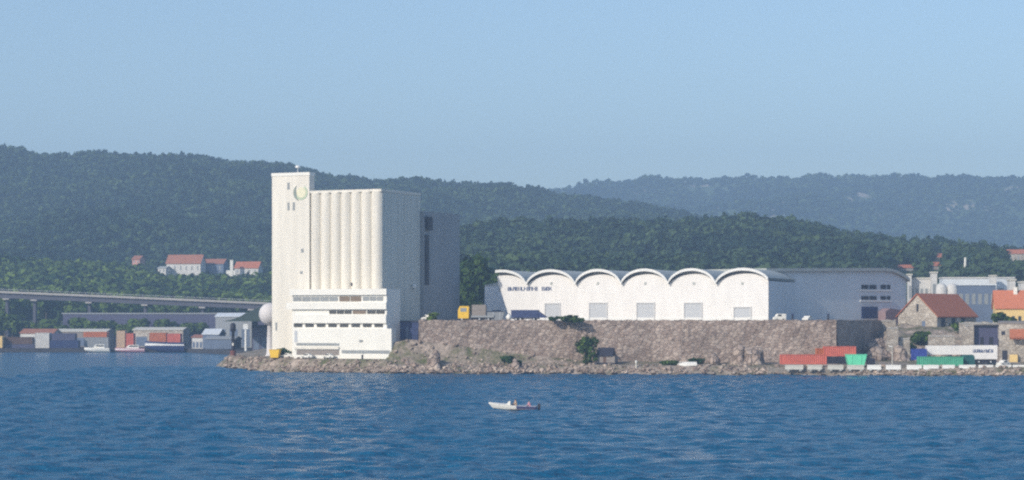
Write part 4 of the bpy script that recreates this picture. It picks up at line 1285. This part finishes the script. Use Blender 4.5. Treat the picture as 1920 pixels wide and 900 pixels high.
for px, lab in ((1765, 'white domed tank next to the pale square tower'), (1785, 'white domed tank above the red roof ridge, the right one of two')):
    t = thing('storage_tank', lab, 'tank', (XW(px, 770), 770, 12))
    h = ZW(540, 770) - 12
    MB().lathe([(1.9, 0), (1.9, h), (1.6, h + 0.9), (0.9, h + 1.5), (0.05, h + 1.7)], 18).build('shell', M['dullwhite'], t)
    MB().tube((1.2, -1.6, 0), (1.2, -1.6, h), 0.09, 0.09, 6).build('ladder', M['shutter'], t)
# hillside houses on the right
def small_house(label, pa, pb, Y, yr, ye, ybase, wm, rm, th=15, group='houses among the hillside trees'):
    C = (XW(pb, Y), Y)
    Wd = local_s(pa, C, th)
    t, w, r = house('house', label, 'house', C, th, Wd, 9.0, ZW(ybase, Y), ZW(ye, Y), ZW(yr, Y), wm, rm, 0.5, 'x', group)
    e = ZW(ye, Y) - ZW(ybase, Y)
    n = max(2, int(Wd / 4))
    for i in range(n):
        x = -Wd + Wd * (i + 0.5) / n
        MB().box(x - 0.5, x + 0.5, -0.06, 0.1, e * 0.35, e * 0.75).build('window', M['greyglass'], w)
    return t
for lab_, pa_, pb_, yr_, ye_, yg_, wm_m, rm_m in HOUSES_R:
    Yh = slope_Y((pa_ + pb_) / 2, yg_)
    small_house(lab_, pa_, pb_, Yh, yr_, ye_, yg_ + 2, M[wm_m], M[rm_m])
YM = slope_Y(1810, 511)
ms = thing('mast', 'slim white mast standing among trees on the right hillside', 'mast', (XW(1810, YM), YM, ZW(513, YM)))
h = ZW(483, YM) - ZW(513, YM)
MB().tube((0, 0, 0), (0, 0, h), 1.0, 0.6, 8).build('shaft', M['white'], ms)
MB().box(-4.6, 0.9, -0.9, 0.9, 0.2, 2.6).build('cabin', M['white'], ms)

# ------------------------------------------------------------------ left: bridge, bank, houses, quay
BY = 1140.0
def bz(px): return ZW(np.interp(px, [-200, 0, 505, 700], [538, 545, 567, 577]), BY)
br = thing('road_bridge', 'long low concrete road bridge crossing the left side above the quay', 'bridge', (XW(0, BY), BY, 0))
bx0 = XW(-200, BY); bx1 = XW(640, BY); org = XW(0, BY)
def beam(za, zb3, y0, y1, name, m):
    p0, p1 = bz(-200), bz(640)
    MB().prism_y([(bx0 - org, p0 + za), (bx1 - org, p1 + za), (bx1 - org, p1 + zb3), (bx0 - org, p0 + zb3)], y0, y1).build(name, m, br)
beam(-0.75, 0.35, -0.3, 10.3, 'deck', M['deck'])
beam(-3.3, -0.76, 0.8, 9.2, 'girder', M['deckdark'])
rl = MB()
for i in range(70):
    px = -200 + i * 12
    x = XW(px, BY) - org
    rl.box(x - 0.06, x + 0.06, -0.25, -0.13, bz(px) + 0.34, bz(px) + 1.2)
p0, p1 = bz(-200), bz(640)
rl.prism_y([(bx0 - org, p0 + 1.15), (bx1 - org, p1 + 1.15), (bx1 - org, p1 + 1.3), (bx0 - org, p0 + 1.3)], -0.28, -0.1)
rl.build('railing', M['shutter'], br)
for px in (-80, 10, 62, 165, 270, 378, 470, 560):
    x = XW(px, BY) - org; zt = bz(px) - 3.31
    pr_ = MB().box(x - 0.7, x + 0.7, 3, 7, -2, zt - 1.2).build('pier', M['deckdark'], br)
    MB().box(x - 1.6, x + 1.6, 0.9, 9.1, zt - 1.2, zt).build('cap_beam', M['deck'], pr_)
lr = thing('retaining_wall', 'dark slate retaining wall with lower road below the bridge', 'wall', (XW(150, 1126), 1126, 1.4))
MB().box(XW(118, 1126) - XW(150, 1126), XW(640, 1126) - XW(150, 1126), 0, 3, 0, ZW(589, 1126) - 1.4).build('masonry', M['purple'], lr)
MB().box(XW(116, 1126) - XW(150, 1126), XW(642, 1126) - XW(150, 1126), -0.3, 3.3, ZW(589, 1126) - 1.4, ZW(586.5, 1126) - 1.4).build('kerb', M['wing'], lr)
hgroup = 'white houses on the left hillside'
small_house('widest hillside house with grey gable and orange roof, left of the row', 312, 376, 1490, 478, 493, 514, M['dullwhite'], M['oldtile'], 14, hgroup)
small_house('middle hillside house with flat orange roof', 379, 419, 1500, 486, 494, 513, M['slate'], M['oldtile'], 14, hgroup)
small_house('right hillside house with brownish-red roof', 440, 484, 1495, 491, 502, 516, M['dullwhite'], M['redtile'], 14, hgroup)
small_house('tiny white outbuilding at the left end of the hillside houses', 296, 311, 1486, 500, 503, 513, M['dullwhite'], M['roofgrey'], 14, hgroup)
small_house('small pink house alone among trees on the left hillside', 248, 262, 1530, 480, 486, 496, mat('pink_wall', (0.55, 0.28, 0.24)), M['oldtile'], 14, hgroup)
tt = thing('chimney_tower', 'slim white tower between the hillside houses', 'tower', (XW(434, 1490), 1490, ZW(516, 1490)))
MB().box(-1.0, 1.0, 0, 2, -2, ZW(488, 1490) - ZW(516, 1490)).build('shaft', M['white'], tt)
MB().box(-3.5, 2.6, 0.2, 3, -2, 3.2).build('base', M['white'], tt)
MB().box(-1.2, 1.2, -0.2, 2.2, ZW(488, 1490) - ZW(516, 1490), ZW(487, 1490) - ZW(516, 1490)).build('cap', M['roofgrey'], tt)

qp = [(XW(-200, 1016), 1016), (XW(345, 1016), 1016), (XW(425, 952), 952), (XW(540, 905), 905), (XW(640, 905), 905), (XW(640, 1120), 1120), (XW(-200, 1120), 1120)]
tag(MB().prism_z(qp, -2, 1.7).build('quay', M['quaywall']), kind='structure')
def lc(label, pa, pb, Y, yt, yb, m, g='containers stacked on the left quay'):
    return container(label, pa, pb, Y, ZW(yb, Y), ZW(yt, Y) - ZW(yb, Y), m, g, depth=6)
lc('pale yellow container at the extreme left of the far quay', -20, 4, 1022, 630, 652, M['render_y'])
lc('dark brown long container, second from the left on the far quay', 5, 60, 1026, 632, 645, M['brown'])
lc('slate-violet low container under the dark brown one on the far quay', 8, 64, 1025.8, 645.2, 653, M['purple'])
lc('white container between the brown and the dark blue ones', 66, 92, 1026, 624, 653, M['dullwhite'])
lc('dark blue container, lower of the pair right of the white one on the far quay', 93, 146, 1026, 638.2, 653, M['navy'])
lc('slate-violet container on top of the dark blue one on the far quay', 97, 140, 1026.4, 625, 638, M['purple'])
lc('orange container on the far quay above the first moored white boat', 156, 200, 1032, 622, 632, M['orangered'])
lc('grey container under the orange one on the far quay', 158, 203, 1031.5, 632.2, 653, M['wing'])
lc('small tan container on the far quay between the two moored boats', 218, 234, 1034, 620, 652, M['tan'])
lc('small red container right of the tan one on the far quay', 236, 250, 1034, 625, 652, M['red'])
lc('rust orange container behind the left half of the navy barge', 280, 311, 1036, 624, 652, M['orangered'])
lc('dull red container behind the right half of the navy barge', 313, 338, 1036, 625.5, 652, M['red'])
def far_shed(label, pa, pb, Y, yr, ye, wm, rm, th=10):
    C = (XW(pb, Y), Y); Wd = local_s(pa, C, th)
    t, w, r = house('harbour_shed', label, 'shed', C, th, Wd, 10, 1.7, ZW(ye, Y), ZW(yr, Y), wm, rm, 0.4, 'x', 'sheds on the left quay')
    for i in range(3):
        x = -Wd + Wd * (i + 0.5) / 3
        MB().box(x - Wd / 9, x + Wd / 9, -0.08, 0.1, 0.4, (ZW(ye, Y) - 1.7) * 0.6).build('door', M['slate'], w)
    return t
far_shed('long harbour shed with pale orange roof at the far left', 38, 100, 1060, 618, 625, M['dullwhite'], M['oldtile'])
far_shed('long harbour shed with pale flat roof behind the navy barge', 250, 343, 1060, 615, 619, M['rubblewall'], M['barrier_dull'])
far_shed('low harbour shed with pale grey roof behind the blue containers', 92, 200, 1062, 618, 622, M['wood'], M['barrier_dull'])
far_shed('small white-gabled shed right of the navy barge', 360, 380, 1005, 629, 633, M['dullwhite'], M['oldtile'])
far_shed('pale blue-roofed shed right of the white-gabled shed', 380, 410, 1000, 618, 627, M['slate'], M['bluegrey'])
far_shed('dark low shed in front of the slate-purple store', 385, 440, 990, 632, 636, M['slate'], M['wing'])
far_shed('slate-purple store just left of the silo tower', 473, 520, 950, 611, 616, M['purple'], M['purple'])
far_shed('greenish grey store behind the white mast', 404, 472, 1040, 588, 594, M['wing'], M['bluegrey'])
def boat_moored(label, pa, pb, Y, m, top, cabin=True, name='moored_boat', bow=1.0):
    L = XW(pb, Y) - XW(pa, Y)
    t = thing(name, label, 'boat', ((XW(pa, Y) + XW(pb, Y)) / 2, Y, -0.25), 0)
    mb = MB(); rows = hull(mb, L, 3.6, top, sheer=0.15); hb_ = mb.build('hull', m, t)
    MB().prism_z([(r_[0][0], r_[0][1] * 0.97) for r_ in rows] + [(r_[6][0], r_[6][1] * 0.97) for r_ in reversed(rows)], top * 0.7, top * 0.93).build('deck', M['rim'], t)
    if cabin:
        cb = MB().prism_y([(-L * 0.15, top * 0.9), (L * 0.3, top * 0.9), (L * 0.3, top + 1.6), (-L * 0.05, top + 1.6)], -1.2, 1.2).build('cabin', M['white'], t)
        MB().box(-L * 0.02, L * 0.28, -1.24, -1.16, top + 0.7, top + 1.3).build('window', M['glass'], cb)
    return t
boat_moored('white motorboat moored below the orange container', 158, 206, 1012, M['white'], 2.1)
boat_moored('white-decked boat moored between the red container and the navy barge', 216, 272, 1012, M['pinkcloth'], 1.9)
bg_ = boat_moored('navy-hulled barge moored along the left quay', 272, 346, 1011, M['navy'], 4.6, False, 'moored_barge')
# channel beacon, mast, yellow skip near the left tip
bc = thing('channel_beacon', 'dark channel beacon on a rusty red base off the left rock tip', 'beacon', (XW(437, 720), 720, 0))
MB().lathe([(1.3, -2), (1.25, 1.2), (1.0, 1.6), (0.9, ZW(657, 720))], 14).build('base', mat('rusty_red', (0.16, 0.06, 0.05), 0.8), bc)
MB().lathe([(0.55, ZW(657, 720)), (0.45, ZW(622, 720)), (0.9, ZW(621, 720)), (0.9, ZW(609, 720)), (0.5, ZW(606, 720)), (0.05, ZW(605, 720))], 12).build('lantern_column', M['dark'], bc)
MB().box(-0.25, 0.25, -0.75, -0.4, ZW(648, 720), ZW(643, 720)).build('marker_plate', M['white'], bc)
wm_ = thing('lamp_mast', 'white lamp mast standing on the quay left of the silo', 'mast', (XW(461, 930), 930, 1.7))
hh = ZW(606, 930) - 1.7
MB().tube((0, 0, 0), (0, 0, hh), 0.55, 0.4, 10).build('shaft', M['white'], wm_)
MB().box(-1.0, 1.0, -0.6, 0.6, hh - 2.5, hh - 0.3).build('lamp_head', M['rim'], wm_)
ys_ = thing('skip', 'bright yellow skip at the foot of the silo tower', 'skip', (XW(514, 636), 636, 3.9), R(-12))
MB().prism_y([(-1.1, 0.1), (1.1, 0.1), (1.5, 2.3), (-1.5, 2.3)], 0, 2).build('body', M['yellow'], ys_)
MB().box(-1.6, 1.6, -0.08, 2.1, 2.3, 2.42).build('rim', M['yellow'], ys_)
car('parked_car', 'white car parked beside the dark bush at the tower foot', 'car', (XW(536, 637), 637, gh(XW(536, 637), 637)), R(-15), M['white'], 3.6, 1.4)
car('parked_car', 'white car parked left below the office canopy', 'car', (XW(574, 629), 629, gh(XW(574, 629), 629)), R(-20), M['white'], 3.6, 1.4)
car('parked_car', 'white car parked under the right end of the office canopy', 'car', (XW(614, 626), 626, gh(XW(614, 626), 626)), R(-20), M['white'], 3.4, 1.4)
car('van', 'small pale van on the wall top just right of the silo', 'van', (XW(798, 627), 627, 14.45), R(0), M['white'], 2.6, 1.7, True)

# ------------------------------------------------------------------ motorboat with two people
BYt = 366.0
mb_ = thing('motorboat', 'small open motorboat with white bow and navy stern on the blue water', 'boat', (XW(966, BYt), BYt, -0.05), R(-6))
rows_mb = MB(); rows = hull(rows_mb, 7.0, 2.2, 0.80, 20, sheer=0.55, rake=0.75)
ho = rows_mb.build('hull', M['white'], mb_)
ho.data.materials.append(mat('slate_violet_hull', (0.075, 0.085, 0.19), 0.5, 0.1, 1.5))
for p in ho.data.polygons:
    if p.center.x > 0.2 and len(p.vertices) < 8: p.material_index = 1
def deckpoly(i0, i1): return [(r_[0][0], r_[0][1] * 0.98) for r_ in rows[i0:i1]] + [(r_[6][0], r_[6][1] * 0.98) for r_ in reversed(rows[i0:i1])]
fd = MB()
n_ = 9
vs = []
for r_ in rows[:n_]:
    vs += [(r_[0][0], r_[0][1] * 1.02, r_[0][2] + 0.02), (r_[0][0], 0, r_[0][2] + 0.22), (r_[6][0], r_[6][1] * 1.02, r_[6][2] + 0.02)]
fs = []
for i in range(n_ - 1):
    a = i * 3
    fs += [(a, a + 3, a + 4, a + 1), (a + 1, a + 4, a + 5, a + 2)]
fd.add(vs, fs, True); fd.build('foredeck', M['white'], mb_)
MB().prism_z(deckpoly(8, 20), 0.3, 0.36).build('floor', M['wood'], mb_)
MB().prism_y([(-1.5, 0.9), (-0.75, 0.9), (-0.75, 1.62), (-1.0, 1.62)], -0.62, 0.62).build('console', M['white'], mb_)
MB().box(-0.2, 0.3, -0.85, 0.85, 0.37, 0.72).build('seat', M['wood'], mb_)
MB().box(2.2, 2.7, -0.8, 0.8, 0.37, 0.72).build('seat', M['wood'], mb_)
ob = MB(); ob.prism_y([(3.72, 0.2), (4.05, 0.2), (4.15, 1.15), (3.85, 1.3), (3.7, 1.1)], -0.2, 0.2); ob.box(3.75, 3.95, -0.06, 0.06, -0.5, 0.2)
ob.build('outboard_motor', M['dark'], mb_)
MB().add([(-0.62, -0.8, 0.95), (-0.62, 0.8, 0.95), (-0.3, 0.7, 1.42), (-0.3, -0.7, 1.42), (-0.58, -0.8, 0.95), (-0.58, 0.8, 0.95), (-0.26, 0.7, 1.42), (-0.26, -0.7, 1.42)],
         [(0, 3, 2, 1), (4, 5, 6, 7), (0, 4, 7, 3), (1, 2, 6, 5), (3, 7, 6, 2)]).build('windscreen', M['greyglass'], mb_)

def person(label, loc, rz, shirt, lean=0.12, s=1.0):
    """one continuous seated body grown from a skinned skeleton; clothing and hair are children"""
    J = {'pel': (0, 0, 0.12), 'bel': (-lean * 0.4, 0, 0.32), 'che': (-lean * 0.9, 0, 0.52), 'nec': (-lean, 0, 0.66), 'hed': (-lean - 0.02, 0, 0.80), 'top': (-lean - 0.02, 0, 0.90)}
    E = [('pel', 'bel'), ('bel', 'che'), ('che', 'nec'), ('nec', 'hed'), ('hed', 'top')]
    Rr = {'pel': 0.15, 'bel': 0.135, 'che': 0.16, 'nec': 0.06, 'hed': 0.105, 'top': 0.075}
    for sd, sg in (('l', 1), ('r', -1)):
        J.update({'sh' + sd: (-lean * 0.95, 0.2 * sg, 0.58), 'el' + sd: (-lean - 0.12, 0.27 * sg, 0.34), 'wr' + sd: (-lean - 0.34, 0.2 * sg, 0.30), 'ha' + sd: (-lean - 0.43, 0.18 * sg, 0.29),
                  'hi' + sd: (-0.04, 0.1 * sg, 0.09), 'kn' + sd: (-0.44, 0.13 * sg, 0.13), 'an' + sd: (-0.50, 0.13 * sg, -0.28), 'to' + sd: (-0.68, 0.14 * sg, -0.33)})
        E += [('che', 'sh' + sd), ('sh' + sd, 'el' + sd), ('el' + sd, 'wr' + sd), ('wr' + sd, 'ha' + sd), ('pel', 'hi' + sd), ('hi' + sd, 'kn' + sd), ('kn' + sd, 'an' + sd), ('an' + sd, 'to' + sd)]
        Rr.update({'sh' + sd: 0.075, 'el' + sd: 0.05, 'wr' + sd: 0.035, 'ha' + sd: 0.045, 'hi' + sd: 0.1, 'kn' + sd: 0.07, 'an' + sd: 0.05, 'to' + sd: 0.04})
    names = list(J)
    me = bpy.data.meshes.new('person')
    me.from_pydata([Vector(J[k]) * s for k in names], [(names.index(a), names.index(b)) for a, b in E], [])
    o = bpy.data.objects.new('person', me); COL.objects.link(o)
    o.location = loc; o.rotation_euler = (0, 0, rz)
    me.materials.append(M['skin'])
    md = o.modifiers.new('skin', 'SKIN')
    for i, k in enumerate(names):
        v = me.skin_vertices[0].data[i]; v.radius = (Rr[k] * s, Rr[k] * s); v.use_root = (k == 'pel')
    o.modifiers.new('sub', 'SUBSURF').render_levels = 1
    tag(o, label, 'person', 'people in the motorboat')
    sh_ = MB().lathe([(0.17 * s, 0.02 * s), (0.18 * s, 0.2 * s), (0.19 * s, 0.42 * s), (0.215 * s, 0.56 * s), (0.12 * s, 0.65 * s), (0.075 * s, 0.68 * s)], 14)
    sh_.v = [(x - lean * z / 0.66, y * 1.2, z) for x, y, z in sh_.v]
    for sg in (1, -1): sh_.tube((-lean * 0.95 * s, 0.19 * sg * s, 0.6 * s), ((-lean - 0.12) * s, 0.27 * sg * s, 0.33 * s), 0.09 * s, 0.07 * s, 10)
    sh_.build('shirt', shirt, o)
    tz_ = MB()
    for sg in (1, -1):
        tz_.tube((0, 0.1 * sg * s, 0.1 * s), (-0.45 * s, 0.13 * sg * s, 0.13 * s), 0.125 * s, 0.09 * s, 10)
        tz_.tube((-0.45 * s, 0.13 * sg * s, 0.14 * s), (-0.5 * s, 0.13 * sg * s, -0.22 * s), 0.085 * s, 0.065 * s, 10)
    tz_.build('trousers', M['navy'], o)
    hr = MB(); pr = []
    for i in range(6):
        a = math.pi / 2 * i / 5
        pr.append((max(0.005, 0.118 * math.cos(a)) * s, (0.83 + 0.11 * math.sin(a)) * s))
    hr.lathe(pr, 12, ((-lean + 0.01) * s, 0)).build('hair', M['hair'], o)
    return o
def boat_pt(x, y, z):
    a = R(-6)
    return (XW(966, BYt) + x * math.cos(a) - y * math.sin(a), BYt + x * math.sin(a) + y * math.cos(a), -0.05 + z)
person('person in a tan top sitting upright amidships in the motorboat', boat_pt(0.1, -0.2, 0.78), R(-6), M['tan'], 0.02, 1.25)
person('person in a pink top sitting low in the stern of the motorboat', boat_pt(2.45, -0.15, 0.66), R(-6), M['pinkcloth'], 0.16, 1.1)

# ------------------------------------------------------------------ air between here and the hills
hz = MB().box(-3300, 3300, -70, 6200, -5.2, 480).build('haze', M['white'])
hm = bpy.data.materials.new('haze_air'); hm.use_nodes = True
hn = hm.node_tree.nodes; hn.clear()
out = hn.new('ShaderNodeOutputMaterial')
vp = hn.new('ShaderNodeVolumePrincipled')
vp.inputs['Color'].default_value = (0.50, 0.72, 1.0, 1)
vp.inputs['Density'].default_value = 0.00022
vp.inputs['Anisotropy'].default_value = 0.0
hm.node_tree.links.new(vp.outputs[0], out.inputs['Volume'])
hz.data.materials.clear(); hz.data.materials.append(hm)
tag(hz, 'pale summer haze hanging between the harbour and the hills', 'haze', kind='stuff')
